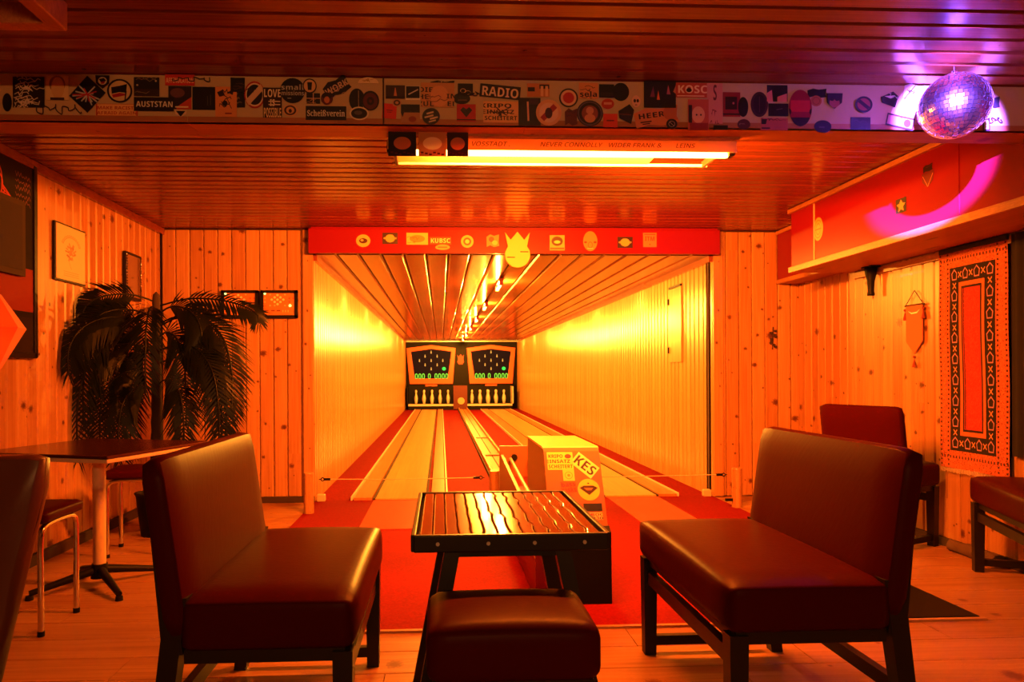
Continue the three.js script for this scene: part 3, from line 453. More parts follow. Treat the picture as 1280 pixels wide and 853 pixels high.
// ---------- dark board and pictures on the palm wall ----------
{ const tx = canvasTex(512, 1024, (g, W, H) => { g.fillStyle = '#0d0809'; g.fillRect(0, 0, W, H); g.strokeStyle = '#b04038'; g.lineWidth = 7; for (let i = 0; i < 3; i++) { g.beginPath(); g.moveTo(230 + i * 30, 40 + i * 60); g.bezierCurveTo(330, 90 + i * 60, 260, 180 + i * 30, 300 - i * 20, 230); g.lineTo(350, 210); g.lineTo(290, 160 + i * 20); g.stroke(); } g.lineWidth = 3; g.strokeStyle = '#7a4a48'; for (let r = 0; r < 5; r++) { g.beginPath(); for (let i = 0; i < 12; i++) g.lineTo(380 + i * 10, 60 + r * 34 + (i % 2) * 18 + vn(i, r) * 14); g.stroke(); }
    g.fillStyle = '#7a2a1c'; g.fillRect(0, 560, W, 230); g.fillStyle = '#1c0f0f'; g.fillRect(0, 820, W, 204); });
  const t = thing('dark_board', 'dark notice board with red chalk scribbles on the palm wall', 'board', [XL + .012, 1.16, 3.6]); part('panel', uvBox(box(.02, 1.04, .62, 0, .52, 0), 2, .31, -.62, 1, 0, 1.04), std({ map: tx, roughness: .95 }), t); part('frame_board', rbox(.03, 1.06, .03, .003, .006, .52, -.318), M.blackWood, t); part('frame_board', rbox(.03, .03, .65, .003, .006, 0, 0), M.blackWood, t);
  const p = thing('dark_picture', 'small dark framed picture hung on the notice board', 'picture', [XL + .0415, 1.58, 3.64]); part('frame', box(.016, .4, .3, 0, .2, 0), M.bark, p); part('print', box(.004, .34, .24, .009, .2, 0), std({ color: L3(.02, .008, .008), roughness: .8 }), p); }
{ const tx = canvasTex(256, 320, (g, W, H) => { g.fillStyle = '#dcb88c'; g.fillRect(0, 0, W, H); g.strokeStyle = '#7a4a2c'; g.lineWidth = 2; for (let i = 0; i < 13; i++) { const a = Math.PI * (1.15 + .7 * i / 12); g.save(); g.translate(128 + 84 * Math.cos(a), 140 + 84 * Math.sin(a)); g.rotate(a + Math.PI / 2); g.strokeRect(-4, -7, 8, 14); g.restore(); }
    for (let i = 0; i < 60; i++) { const a = h2(i, 1) * 6.3, r = h2(i, 2) * 44; g.fillStyle = i % 3 ? '#a87850' : '#8a5c3a'; g.beginPath(); g.ellipse(125 + r * Math.cos(a), 155 + r * 1.25 * Math.sin(a), 9, 5, a, 0, 7); g.fill(); } g.beginPath(); g.moveTo(110, 150); g.quadraticCurveTo(100, 220, 130, 250); g.stroke(); for (let i = 0; i < 3; i++) { g.fillStyle = '#b89068'; g.fillRect(60, 268 + i * 12, 136, 4); } });
  const t = thing('framed_poster', 'pale framed print of a bouquet on the palm wall', 'poster', [XL + .012, 1.615, 4.3]); part('frame', box(.014, .345, .345, 0, .172, 0), M.blackWood, t); part('print', uvBox(box(.004, .325, .325, .0085, .172, 0), 2, .1625, -.325, 1, .01, .325), std({ map: tx, roughness: .45 }), t); }
{ const t = thing('beaded_mirror', 'narrow mirror with a beaded frame behind the palm', 'mirror', [XL + .014, 1.6, 5.15]); part('frame', box(.02, .34, .26, 0, .17, 0), M.blackWood, t); part('glass', box(.004, .3, .2, .011, .17, 0), std({ color: L3(.6, .58, .55), metalness: 1, roughness: .08 }), t, 'mirror glass');
  for (const z of [-.118, .118]) for (let k = 0; k < 16; k++) part('bead', new THREE.SphereGeometry(.008, 8, 6).translate(.012, .02 + k * .02, z), M.chrome, t); }
// lane control panels
const ctlTex = canvasTex(384, 288, (g, W, H) => { g.fillStyle = '#c07838'; g.fillRect(0, 0, W, H); const dot = (x, y, r, c) => { g.fillStyle = c; g.beginPath(); g.arc(x * W, y * H, r, 0, 7); g.fill(); };
  for (const [x, y] of [[.45, .1], [.36, .2], [.54, .2], [.27, .3], [.45, .3], [.63, .3], [.36, .4], [.54, .4], [.45, .5]]) dot(x, y, 15, '#ffe0b0'); for (const [x, y] of [[.22, .08], [.68, .08], [.06, .24], [.06, .4], [.22, .56], [.36, .56], [.68, .56]]) dot(x, y, 11, '#f0b878');
  for (const [x, y] of [[.82, .24], [.94, .24], [.82, .4]]) dot(x, y, 12, '#b84a24'); g.fillStyle = '#6a2410'; for (const x of [.06, .25, .42]) g.fillRect(x * W, .76 * H, 44, 14); g.fillStyle = '#f0c070'; for (const x of [.6, .68, .76]) g.fillRect(x * W, .76 * H, 12, 26); g.fillStyle = '#d8884a'; g.fillRect(.04 * W, .88 * H, W * .9, 8); });
for (const [x, l] of [[-1.63, 'black framed lane control panel half covered by a palm frond'], [-1.314, 'black framed lane control panel next to the lane opening']]) {
  const t = thing('control_panel', l, 'control panel', [x, 1.51, DB - .02], 0, 'lane control panels'); for (const s of [-1, 1]) { part('frame', box(.022, .225, .035, s * .137, .1125, 0), M.black, t); part('frame', box(.296, .022, .035, 0, .1125 + s * .1015, 0), M.black, t); }
  part('face', uvBox(box(.26, .185, .02, 0, .1125, -.004), 0, -.13, .26, 1, .02, .185), std({ map: ctlTex, roughness: .5 }), t, 'orange printed panel with buttons');
  part('green_lamp', new THREE.SphereGeometry(.009, 12, 8).translate(-.115, .198, .008), std({ emissive: lin([.15, 1, .25]), emissiveIntensity: 2.4 }), t); part('yellow_lamp', new THREE.SphereGeometry(.011, 12, 8).translate(.088, .1, .008), std({ emissive: lin([1, .75, .12]), emissiveIntensity: 3 }), t); }
// ---------- things on the rug wall ----------
const rugTex = canvasTex(512, 1024, (g, W, H) => {
  const ring = (m, c) => { g.fillStyle = c; g.fillRect(m, m, W - 2 * m, H - 2 * m); };
  ring(0, '#b05a34'); for (let i = 0; i < 5200; i++) { const x = h2(i, 5) * W, y = h2(i, 6) * H; g.fillStyle = h2(i, 7) < .4 ? '#5a2418' : '#c87848'; g.fillRect(x, y, 4, 4); }
  for (let y = 14; y < H; y += 22) for (const x of [6, W - 20, 62, W - 76]) { g.fillStyle = '#3a1814'; g.fillRect(x, y, 12, 9); } for (let x = 14; x < W; x += 22) for (const y of [40, H - 60]) { g.fillStyle = '#3a1814'; g.fillRect(x, y, 9, 12); }
  ring(84, '#140c10');
  const mot = (x, y, k) => { g.strokeStyle = k % 2 ? '#c88860' : '#a87894'; g.lineWidth = 6; g.beginPath(); if (k % 2) { g.moveTo(x - 13, y - 13); g.lineTo(x + 13, y + 13); g.moveTo(x + 13, y - 13); g.lineTo(x - 13, y + 13); } else { g.moveTo(x, y - 26); g.lineTo(x + 20, y - 8); g.lineTo(x + 16, y + 20); g.lineTo(x - 16, y + 20); g.lineTo(x - 20, y - 8); g.closePath(); } g.stroke(); };
  for (let k = 0; k < 17; k++) { const y = 120 + k * (H - 240) / 16; mot(120, y, k); mot(W - 120, y, k); } for (let k = 1; k < 6; k++) { const x = 120 + k * (W - 240) / 6; mot(x, 120, k); mot(x, H - 120, k); }
  ring(156, '#b8643a'); ring(176, '#1a0e10'); ring(186, '#a82c20'); g.strokeStyle = '#180c0e'; g.lineWidth = 7; for (const x of [188, W - 188]) { g.beginPath(); for (let y = 186; y < H - 186; y += 12) g.lineTo(x + ((y / 12) % 2 ? 7 : -7), y); g.stroke(); }
  for (let i = 0; i < 2600; i++) { g.fillStyle = h2(i, 9) < .5 ? '#962218' : '#bc3c2a'; g.fillRect(196 + h2(i, 11) * (W - 396), 196 + h2(i, 12) * (H - 396), 5, 5); } });
{ const t = thing('hanging_rug', 'patterned red and black oriental rug hung on the pine wall', 'rug', [XR - .02, .46, 3.765]); const w = .5, h = 1.28, g = new THREE.PlaneGeometry(w, h, 20, 40), b = g.clone(), bend = (q, o) => { const p = q.attributes.position; for (let i = 0; i < p.count; i++) { const x = p.getX(i), y = p.getY(i); p.setZ(i, o + .004 * Math.sin(x * 17 + y * 2) + .002 * Math.sin(y * 9)); p.setX(i, x - .015 * (y / h)); } q.computeVertexNormals(); };
  bend(g, .006); bend(b, -.004); b.index.array.reverse(); const all = mergeGeometries([g, b]); part('woven_field', all.rotateY(-Math.PI / 2).translate(0, h / 2 + .02, 0), std({ map: rugTex, roughness: .95, bumpMap: pileBump, bumpScale: .002 }), t);
  part('hem', rbox(.02, .03, w, .006, -.004, h + .02, 0), M.black, t, 'black hem'); const fr = []; for (let k = 0; k < 41; k++) fr.push(box(.004, rr(.02, .035), .005, -.003, .008, -w / 2 + .006 + k * .0121)); part('fringe', mergeGeometries(fr), M.cream, t).userData.kind = 'stuff'; }
{ const t = thing('black_drape', 'narrow black drape hanging beside the rug', 'drape', [XR - .02, .6, 3.43]); const g = new THREE.BoxGeometry(.014, 1.17, .13, 1, 8, 8), p = g.attributes.position; for (let i = 0; i < p.count; i++) p.setX(i, p.getX(i) + .006 * Math.sin(p.getZ(i) * 90)); g.computeVertexNormals(); part('cloth', g.translate(0, .585, 0), std({ color: L3(.008, .006, .006), roughness: 1 }), t); }
{ const t = thing('pennant', 'small orange pennant with tassels hung on the pine wall', 'pennant', [XR - .012, 1.1, 4.255]); const cloth = std({ color: L3(.62, .16, .07), roughness: .75 });
  part('cloth', prism([[-.075, .37], [.075, .37], [.075, .14], [0, .06], [-.075, .14]], .004, .001).rotateY(-Math.PI / 2), cloth, t); part('emblem', prism([[-.05, .335], [-.02, .315], [.03, .318], [.055, .34], [.03, .327], [-.02, .324]], .002).rotateY(-Math.PI / 2).translate(-.0055, 0, 0), M.white, t, 'white curved stroke'); part('rod', rod(new THREE.Vector3(-.002, .372, -.088), new THREE.Vector3(-.002, .372, .088), .005), M.bark, t);
  part('cord', merge(rod(new THREE.Vector3(-.002, .375, -.08), new THREE.Vector3(0, .465, 0), .0025, .0025, 6), rod(new THREE.Vector3(-.002, .375, .08), new THREE.Vector3(0, .465, 0), .0025, .0025, 6)), M.bark, t);
  for (const [z, y] of [[-.085, .36], [.085, .36], [0, .055]]) part('tassel', merge(new THREE.ConeGeometry(.014, .06, 8).translate(-.003, y - .05, z), new THREE.SphereGeometry(.009, 8, 6).translate(-.003, y - .015, z)), M.redTassel ??= std({ color: L3(.25, .04, .03), roughness: .9 }), t); }
{ const t = thing('wall_bracket', 'black bottle shaped bracket under the red wall box', 'bracket', [XR - .05, 1.575, 4.64]); part('body', new THREE.LatheGeometry([[0, 0], [.022, 0], [.024, .01], [.02, .03], [.024, .1], [.036, .15], [.042, .2], [0, .2]].map((p) => new THREE.Vector2(...p)), 16), M.black, t); part('top_plate', box(.07, .012, .11, 0, .2, 0), M.black, t); }
{ const t = thing('dried_flower_sprig', 'tiny dark dried sprig pinned to the bright pine wall', 'ornament', [2.796, 1.24, DB - .012]); for (let k = 0; k < 9; k++) part('bud', new THREE.IcosahedronGeometry(.016, 0).scale(1, .7, .6).translate(rr(-.03, .03), .02 + k * .017, rr(0, .008)), M.bark, t); part('stem', rod(new THREE.Vector3(0, 0, 0), new THREE.Vector3(.008, .19, 0), .004), M.bark, t); }
{ const t = thing('rolled_mat', 'dark crumpled rolled mat lying along the foot of the rug wall', 'rolled mat', [2.975, 0, 3.72]); const g = new THREE.CylinderGeometry(.03, .034, .34, 14, 20), p = g.attributes.position; for (let i = 0; i < p.count; i++) { const s = .8 + .5 * vn(p.getY(i) * 20 + 5, Math.atan2(p.getX(i), p.getZ(i)) * 2 + 9); p.setX(i, p.getX(i) * s); p.setZ(i, p.getZ(i) * s); } g.computeVertexNormals(); part('roll', g.rotateX(Math.PI / 2).translate(0, .034, 0), std({ color: L3(.10, .06, .04), roughness: .95 }), t); }
{ const t = thing('rubber_mat', 'black rubber mat on the red carpet behind the bench', 'mat', [1.93, 0, 3.12]); part('mat', rbox(.7, .008, .6, .003, 0, .006, 0), M.black, t); }
for (const [x, l] of [[LX + .05, 'small pale foot block at the lane wall on the palm side'], [RX - .05, 'small pale foot block at the lane wall on the rug side']]) { const t = thing('foot_block', l, 'block', [x, 0, 5.72]); part('block', rbox(.07, .06, .05, .01, 0, .03, 0), M.cream, t); }
// ---------- stickers ----------
const CELL = 186, GRID = 11;
const atlasCanvas = document.createElement('canvas'); atlasCanvas.width = atlasCanvas.height = 2048; const ag = atlasCanvas.getContext('2d'); ag.fillStyle = '#808080'; ag.fillRect(0, 0, 2048, 2048);
let cellNo = 0;
function drawCell(bg, ops) {
  const k = cellNo++, cx = (k % GRID) * CELL, cy = Math.floor(k / GRID) * CELL, g = ag; g.save(); g.beginPath(); g.rect(cx, cy, CELL, CELL); g.clip(); g.translate(cx, cy); const S = CELL; g.fillStyle = bg; g.fillRect(0, 0, S, S); let rs = k * 31 + 7; const rn = () => (rs++, h2(rs, k));
  for (const op of ops.split(';')) { if (!op) continue; const c = op.slice(1, 8), a = op.slice(9).split(' '), n = a.map(Number); g.fillStyle = g.strokeStyle = c; g.lineWidth = 5;
    switch (op[0]) {
      case 'R': g.fillRect(n[0] * S, n[1] * S, n[2] * S, n[3] * S); break;
      case 'E': g.beginPath(); g.ellipse(n[0] * S, n[1] * S, n[2] * S, n[3] * S, 0, 0, 7); g.fill(); break;
      case 'G': g.lineWidth = n[3] * 3; g.beginPath(); g.arc(n[0] * S, n[1] * S, n[2] * S, 0, 7); g.stroke(); break;
      case 'L': g.lineWidth = n[4] * 3; g.beginPath(); g.moveTo(n[0] * S, n[1] * S); g.lineTo(n[2] * S, n[3] * S); g.stroke(); break;
      case 'P': { const p = a[0].split(',').map(Number); g.beginPath(); for (let i = 0; i < p.length; i += 2) g.lineTo(p[i] * S, p[i + 1] * S); g.closePath(); g.fill(); break; }
      case 'Q': g.save(); g.translate(n[0] * S, n[1] * S); g.rotate(n[4] * Math.PI / 180); g.fillRect(-n[2] * S / 2, -n[3] * S / 2, n[2] * S, n[3] * S); g.restore(); break;
      case 'B': g.lineWidth = 6; g.strokeRect(8, 8, S - 16, S - 16); break;
      case 'S': for (let i = 0; i < n[0]; i++) { g.beginPath(); const y = rn() * S; let x = rn() * S * .4; g.moveTo(x, y); for (let j = 0; j < 7; j++) { x += rn() * 26; g.lineTo(x, y + (rn() - .5) * 34); } g.stroke(); } break;
      case 'X': for (let i = 0; i < n[0] * 3; i++) { const t = rn() * 6.3, r = S * (.12 + rn() * .2); g.lineWidth = 7; g.beginPath(); g.moveTo(S / 2, S / 2); g.lineTo(S / 2 + r * 1.3 * Math.cos(t), S / 2 + r * Math.sin(t)); g.stroke(); } break;
      case 'T': case 'F': { const s = a[0].replace(/_/g, ' '), fs = n[3] * S; g.font = (op[0] === 'F' ? 'bold ' + fs + 'px serif' : 'bold ' + fs + 'px sans-serif'); g.textAlign = 'center'; g.textBaseline = 'middle'; const w = g.measureText(s).width || 1, k2 = Math.min(s.length > 3 ? 1.9 : 1, .9 * S / w * (n[1] > .35 && n[1] < .65 ? 1 : .62)); g.save(); g.translate(n[1] * S, n[2] * S); g.scale(k2, 1); g.fillText(s, 0, 0); g.restore(); break; }
    } }
  g.restore(); return [cx / 2048, 1 - (cy + CELL) / 2048, CELL / 2048];
}
const atlas = new THREE.CanvasTexture(atlasCanvas); atlas.colorSpace = THREE.SRGBColorSpace;
const stickerMat = std({ map: atlas, roughness: .42 });
function sticker(w, h, shape, bg, ops, label, name = 'sticker') {
  const s = new THREE.Shape(), poly = (p) => p.forEach(([x, y], i) => i ? s.lineTo(x * w, y * h) : s.moveTo(x * w, y * h));
  if (shape === 'e') s.absellipse(0, 0, w / 2, h / 2, 0, Math.PI * 2); else if (shape === 'd') poly([[0, .5], [.5, .05], [0, -.5], [-.5, -.05]]); else if (shape === 'h') poly([[-.5, .5], [.5, .5], [.45, -.1], [0, -.5], [-.45, -.1]]); else if (shape === 'k') poly([[-.5, .15], [.2, .5], [.5, .2], [.3, -.5], [-.45, -.2]]);
  else if (shape === 'a') { s.moveTo(-w / 2, -h / 2); s.absellipse(0, -h / 2, w / 2, h, Math.PI, 0, true); } else if (shape === 'p') poly([[-.5, .3], [-.2, .5], [.1, .38], [.5, .5], [.45, -.1], [.5, -.4], [.1, -.5], [-.2, -.35], [-.48, -.48]]); else poly([[-.5, .5], [.5, .5], [.5, -.5], [-.5, -.5]]);
  const g = new THREE.ExtrudeGeometry(s, { depth: .0006, bevelEnabled: false, curveSegments: 14 }), c = drawCell(bg, ops), p = g.attributes.position, uv = g.attributes.uv;
  for (let i = 0; i < p.count; i++) uv.setXY(i, c[0] + c[2] * (.02 + .96 * (p.getX(i) / w + .5)), c[1] + c[2] * (.02 + .96 * (p.getY(i) / h + .5)));
  const m = part(name, g, stickerMat, scene); m.name = numbered(name); return tag(m, label, 'sticker');
}
const BEAM = [
[-1.696,2.124,0.036,0.072,0,'e','#15121a','S#553 3','dark oval sticker cut off beside the black flag poster'],
[-1.613,2.165,0.121,0.121,0,'r','#1a1614','P#050507 0,.1,.7,.05,.75,.4,0,.5;S#c9b8a8 9;S#d8c8b8 8;S#d8c8b8 4','black poster with a waving flag over scribbled white lettering'],
[-1.503,2.183,0.086,0.096,0,'r','#d9b98a','E#8a6a45 .5 .36 .34 .34;E#cfa678 .52 .5 .28 .42;R#3a2a22 .2 .88 .6 .12','cream portrait sticker of a head with short hair'],
[-1.387,2.159,0.141,0.146,0,'d','#111320','X#b8b8c0 5;X#b02a20 2','black diamond sticker with a jagged silver emblem'],
[-1.328,2.208,0.055,0.053,0,'h','#17151c','E#d8c6a8 .5 .42 .3 .28;P#111111 .25,.3,.6,.22,.75,.4,.4,.52;P#a01818 .4,.5,.7,.42,.6,.62,.4,.64','small black shield sticker with two little flags'],
[-1.263,2.175,0.098,0.094,0,'e','#15131a','E#d8b98a .5 .5 .41 .41;P#121216 .18,.36,.5,.3,.78,.22,.74,.58,.5,.55,.2,.62;P#a81c18 .2,.66,.5,.58,.72,.62,.72,.68,.45,.74,.25,.78;L#111111 .74 .5 .7 .9 3','round black ringed sticker with a black flag over a red flag'],
[-1.274,2.099,0.164,0.048,0,'r','#e8b070','B#b03a1c;T#b03a1c MAKE_RACISTS .5 .34 .36;T#b03a1c AFRAID_AGAIN .5 .74 .36','cream label lettered MAKE RACISTS AFRAID AGAIN'],
[-1.158,2.192,0.099,0.075,0,'r','#1d1a24','R#33261c 0 .62 1 .38;S#8a7058 3;E#c8b090 .85 .2 .04 .05;E#c8b090 .15 .42 .04 .05','dark landscape photo sticker with small lights above the AUSTSTAN strip'],
[-1.130,2.123,0.155,0.055,0,'r','#17141a','T#e0d4c8 AUSTSTAN .52 .5 .55','black strip sticker lettered AUSTSTAN in white'],
[-1.028,2.220,0.115,0.043,0,'r','#c83020','T#f0c0a0 AFFENDLATION .5 .55 .62','red label lettered AFFENDLATION above the dark photo'],
[-1.029,2.151,0.090,0.091,0,'r','#2a1c20','E#6a4040 .4 .3 .3 .2;P#c04020 .35,.9,1,.45,1,1,.35,1;R#e8d0b0 .3 .86 .55 .06','dark photo sticker with a red wedge in its corner'],
[-1.026,2.088,0.046,0.028,0,'h','#e0c0a0','P#141414 .1,.15,.9,.15,.5,.95','small pale shield with a black triangle'],
[-0.935,2.149,0.090,0.091,0,'r','#0d0d10','L#4a4038 .65 .4 .66 .8 2;L#4a4038 .78 .35 .78 .8 2','plain black square sticker with two faint strokes'],
[-0.848,2.136,0.084,0.120,0,'r','#d88850','P#20120e .1,.2,.35,.12,.45,.3,.2,.34;P#20120e .55,.2,.85,.1,.8,.28;S#20120e 4;E#20120e .45 .55 .12 .09;R#7a1818 .45 .85 .3 .04','orange face drawing with heavy black eyes and thin mouth'],
[-0.802,2.204,0.056,0.057,0,'r','#141014','S#6a4438 3','small black sticker with reddish scrawl, upper of two'],
[-0.799,2.145,0.050,0.060,0,'r','#121014','S#a89868 4','small black sticker with pale scrawl, lower of two'],
[-0.736,2.166,0.082,0.108,0,'e','#a82018','E#e0c0a0 .5 .5 .42 .42;E#1a1418 .5 .5 .36 .36;Q#d8b090 .5 .5 .9 .24 -40;S#402020 1','round red prohibition sticker with a pale diagonal band'],
[-0.666,2.135,0.075,0.120,0,'r','#2a1412','T#f0d8b8 LOVE .5 .2 .36;T#f0d8b8 IS .5 .5 .3;R#e0c8a8 .3 .44 .6 .04;R#e0c8a8 .3 .54 .6 .04;T#f0c890 POSSIBLE .5 .82 .42','dark poster sticker lettered LOVE IS POSSIBLE'],
[-0.586,2.184,0.098,0.100,0,'e','#0c0c10','T#b8b0a8 small .5 .38 .28;T#b8b0a8 missions .5 .6 .24;R#b8b0a8 .3 .78 .15 .03','black disc sticker with thin handwritten white lettering'],
[-0.518,2.203,0.056,0.060,0,'e','#1a1210','E#d8a878 .5 .5 .4 .4;P#120e0c .34,.26,.66,.26,.62,.76,.38,.76','round badge with a black beer glass'],
[-0.596,2.106,0.060,0.047,0,'e','#d8a070','E#3a201c .5 .5 .38 .4;E#d8a070 .5 .5 .26 .28;E#3a201c .5 .55 .1 .16','small round orange badge with a dark ring beside LOVE'],
[-0.454,2.096,0.161,0.056,0,'r','#0b0a0c','F#e8d8c8 Scheißverein .5 .52 .56','black label with blackletter word Scheißverein'],
[-0.411,2.200,0.105,0.069,-30,'p','#1a1214','T#d0a890 WORK .5 .5 .5;S#d0a890 3','black slanted graffiti tag sticker above Scheißverein'],
[-0.504,2.154,0.054,0.041,0,'r','#1c1412','L#e0a880 .5 0 .5 1 4;L#e0a880 0 .5 1 .5 4;S#e0a880 3','small black window shaped sticker with pale cross bars'],
[-0.450,2.154,0.048,0.050,0,'e','#5a1a24','E#1c1014 .5 .3 .4 .25;E#c07050 .5 .6 .22 .26','small dark red oval sticker with a hooded head'],
[-0.331,2.152,0.063,0.089,0,'e','#141016','L#c09878 .6 .1 .6 .9 2','tall black oval sticker beside the dark red disc'],
[-0.277,2.148,0.070,0.080,0,'e','#1a1016','E#5c1c22 .5 .52 .4 .4;E#2a1018 .5 .52 .2 .2;E#5c1c22 .5 .52 .08 .08','dark red disc sticker with rings like a record'],
[-0.322,2.096,0.077,0.054,0,'e','#e0c8a8','E#1a1418 .5 .5 .4 .38;E#5a4a44 .45 .45 .2 .16','pale oval sticker with a dark animal head'],
[-0.285,2.229,0.083,0.025,0,'a','#e8c8a0','X#b08050 5','cream half round sunburst sticker at the top edge'],
[-0.177,2.184,0.077,0.053,0,'r','#3a2420','P#d88060 .4,1,.48,.2,.52,.2,.6,1;R#241418 0 .8 1 .2','brown photo sticker of a pale church spire'],
[-0.107,2.181,0.058,0.057,0,'r','#e8d8c8','R#10101c .05 .04 .9 .8;L#d8c0c0 .2 .6 .85 .25 5','white bordered photo sticker of a comet in dark sky'],
[-0.201,2.107,0.057,0.060,4,'r','#d82c20','R#701010 .3 .42 .4 .06;R#701010 .34 .54 .3 .05','bright red tag sticker with dark word'],
[-0.171,2.141,0.038,0.032,0,'e','#c89070','E#3a1818 .5 .5 .34 .34;E#c89070 .5 .5 .18 .18','tiny round badge above the red tag'],
[-0.117,2.098,0.076,0.073,0,'r','#b07850','R#120c10 0 0 1 .45;E#8a3020 .6 .8 .2 .15;P#120c10 0,.4,.2,.4,.1,.7','photo sticker of people below a black sky'],
[-0.007,2.174,0.135,0.098,0,'r','#cc8a58','T#181010 DIE .16 .3 .26;T#181010 HEL .16 .58 .26;T#181010 ZUL .16 .86 .26;E#e09860 .55 .55 .26 .42;S#7a4020 2;T#181010 IN .9 .55 .26;T#181010 EL .9 .85 .26','orange poster sticker with black block letters round a pale blob'],
[0.013,2.218,0.097,0.031,0,'p','#141010','S#e0a880 6','black jagged graffiti tag sticker at the top edge'],
[0.105,2.198,0.061,0.048,0,'r','#1a1010','G#e0a878 .35 .6 .16 3;G#e0a878 .65 .75 .16 3','black square sticker with two linked rings'],
[0.089,2.161,0.071,0.044,0,'e','#141014','R#7a4a38 .3 .6 .5 .08','black cap shaped oval sticker under the linked rings'],
[0.108,2.103,0.077,0.070,0,'r','#b81c20','P#181014 .5,.75,.2,.35,.35,.18,.5,.3,.65,.18,.8,.35;R#181014 0 .85 1 .06','red square sticker with a black heart'],
[-0.034,2.087,0.071,0.067,-15,'e','#181214','R#d8b898 .3 .24 .4 .1;R#d8b898 .14 .42 .5 .1;R#d8b898 .4 .58 .45 .1;R#d8b898 .3 .74 .4 .08','black round sticker with slanted white lettering'],
[0.246,2.191,0.165,0.053,5,'r','#1c0f0c','T#f0c8a0 RADIO .5 .54 .95','black outlined tilted label lettered RADIO'],
[0.248,2.109,0.142,0.086,0,'r','#e8a868','T#2a120c KRIPO .36 .22 .26;T#2a120c EINSATZ .42 .5 .26;T#2a120c SCHEITERT .5 .78 .26;X#2a1420 3','cream label lettered KRIPO EINSATZ SCHEITERT on the beam'],
[0.365,2.111,0.090,0.113,0,'r','#17121a','L#e0a078 .42 .15 .45 .82 5;R#3a2030 .5 .05 .4 .2','dark rectangular sticker with one pale upright candle'],
[0.401,2.199,0.091,0.054,0,'r','#c87848','R#1c100e .05 .3 .3 .3;R#1c100e .55 .1 .42 .3;R#e8b080 .6 .2 .12 .75;R#e8b080 .8 .2 .12 .75','orange sticker with black blocks beside RADIO'],
[0.443,2.108,0.104,0.106,0,'e','#e0a070','E#e8b888 .5 .5 .36 .36;Q#a01c1c .5 .5 .7 .2 -45;E#3a1414 .5 .52 .14 .2','round cream prohibition sticker with a red diagonal bar'],
[0.525,2.170,0.078,0.077,0,'e','#1c1014','E#e8b090 .5 .5 .4 .4;E#c02820 .5 .5 .28 .28;P#c02820 .2,.4,.5,.3,.4,.6','round sticker with black ring and red fist'],
[0.607,2.200,0.079,0.064,0,'r','#d88a58','T#1a1010 sela .5 .72 .45;S#1a1010 3','orange sticker with black handwriting above the ringed face'],
[0.612,2.107,0.108,0.106,0,'e','#1a1418','G#5a4650 .5 .5 .42 3;E#8a4030 .5 .5 .3 .3;E#d08860 .5 .4 .14 .14;E#d08860 .5 .68 .2 .16','black ringed disc sticker with a seated orange figure'],
[0.535,2.091,0.052,0.071,0,'p','#5a1c1c','S#2a1014 3','dark red ragged sticker beside the ringed figure disc'],
[0.681,2.199,0.062,0.054,0,'r','#140e14','R#2a1a20 .1 .6 .8 .3','black square sticker touching a black disc'],
[0.740,2.197,0.069,0.074,0,'e','#0f0c14','','plain black disc sticker beside the black square'],
[0.686,2.147,0.052,0.042,0,'e','#b83020','R#e09878 .2 .35 .6 .22','small red oval sticker with a pale bar'],
[0.696,2.079,0.059,0.055,0,'r','#d83820','R#701a10 .25 .46 .5 .09','plain orange red square sticker with a tiny dark word'],
[0.762,2.106,0.065,0.081,0,'k','#15101a','L#6a3a30 0 .5 .8 .55 2','black folded box shaped sticker'],
[0.901,2.188,0.132,0.109,0,'r','#181014','P#e06a30 .4,.7,.45,.35,.5,.7;P#7a3040 .2,.6,.3,.2,.35,.6;P#b05a70 .7,.5,.75,.15,.82,.5;P#c07050 .9,.4,1,.1,1,.5','dark concert photo sticker with flame coloured lights'],
[0.803,2.159,0.036,0.049,0,'e','#e0b090','E#1a1014 .35 .45 .14 .14;E#1a1014 .68 .45 .14 .14;R#1a1014 .4 .75 .2 .06','little pale skull sticker beside the concert photo'],
[0.887,2.097,0.185,0.080,-8,'p','#d07a40','T#241010 HEEREN .55 .4 .36;R#241010 .14 .66 .24 .06;R#241010 .18 .76 .16 .05;E#b86030 .85 .4 .2 .4','orange banner sticker with slanted black lettering'],
[0.950,2.068,0.046,0.042,0,'e','#14101a','G#d0a890 .5 .5 .26 2;L#d0a890 .3 .3 .7 .7 2','small black disc sticker with a pale swirl below the banner'],
[1.029,2.207,0.136,0.060,0,'r','#b84030','T#f0d0b0 KOSC .55 .45 .7;R#f0d0b0 .1 .85 .8 .06;E#2a1010 .45 .5 .08 .14','red label with pale capitals KOSC'],
[1.060,2.106,0.086,0.127,0,'r','#b85038','E#e0a078 .5 .5 .3 .26;R#1c1014 .05 .2 .16 .55;R#8a1c1c .1 .75 .85 .25;E#1c1014 .42 .5 .04 .03;E#1c1014 .62 .5 .04 .03','red sticker of a round faced doll in a box'],
[1.131,2.155,0.063,0.167,0,'r','#d08478','T#5a1820 S .5 .25 .5;S#7a2028 3','pale red tall label with a dark curly letter S'],
[1.200,2.151,0.073,0.101,0,'r','#8a2024','R#2a1014 .15 .2 .65 .5;R#2a1014 0 .85 1 .06;E#c06060 .6 .45 .06 .05','dark red framed picture sticker beside the tall pale red label'],
[1.248,2.141,0.043,0.082,0,'e','#120c12','','black narrow oval sticker behind the dark red picture'],
[1.153,2.055,0.060,0.019,0,'r','#0e0a0e','','thin black strip sticker at the lower edge'],
[1.250,2.069,0.054,0.043,0,'e','#4a2028','S#a07068 2','small round dark badge under the dark red picture'],
[1.317,2.153,0.073,0.104,0,'e','#3a1c24','E#1c0e14 .5 .5 .34 .38;L#5a3038 .5 .2 .5 .8 2','tall dark oval medallion sticker'],
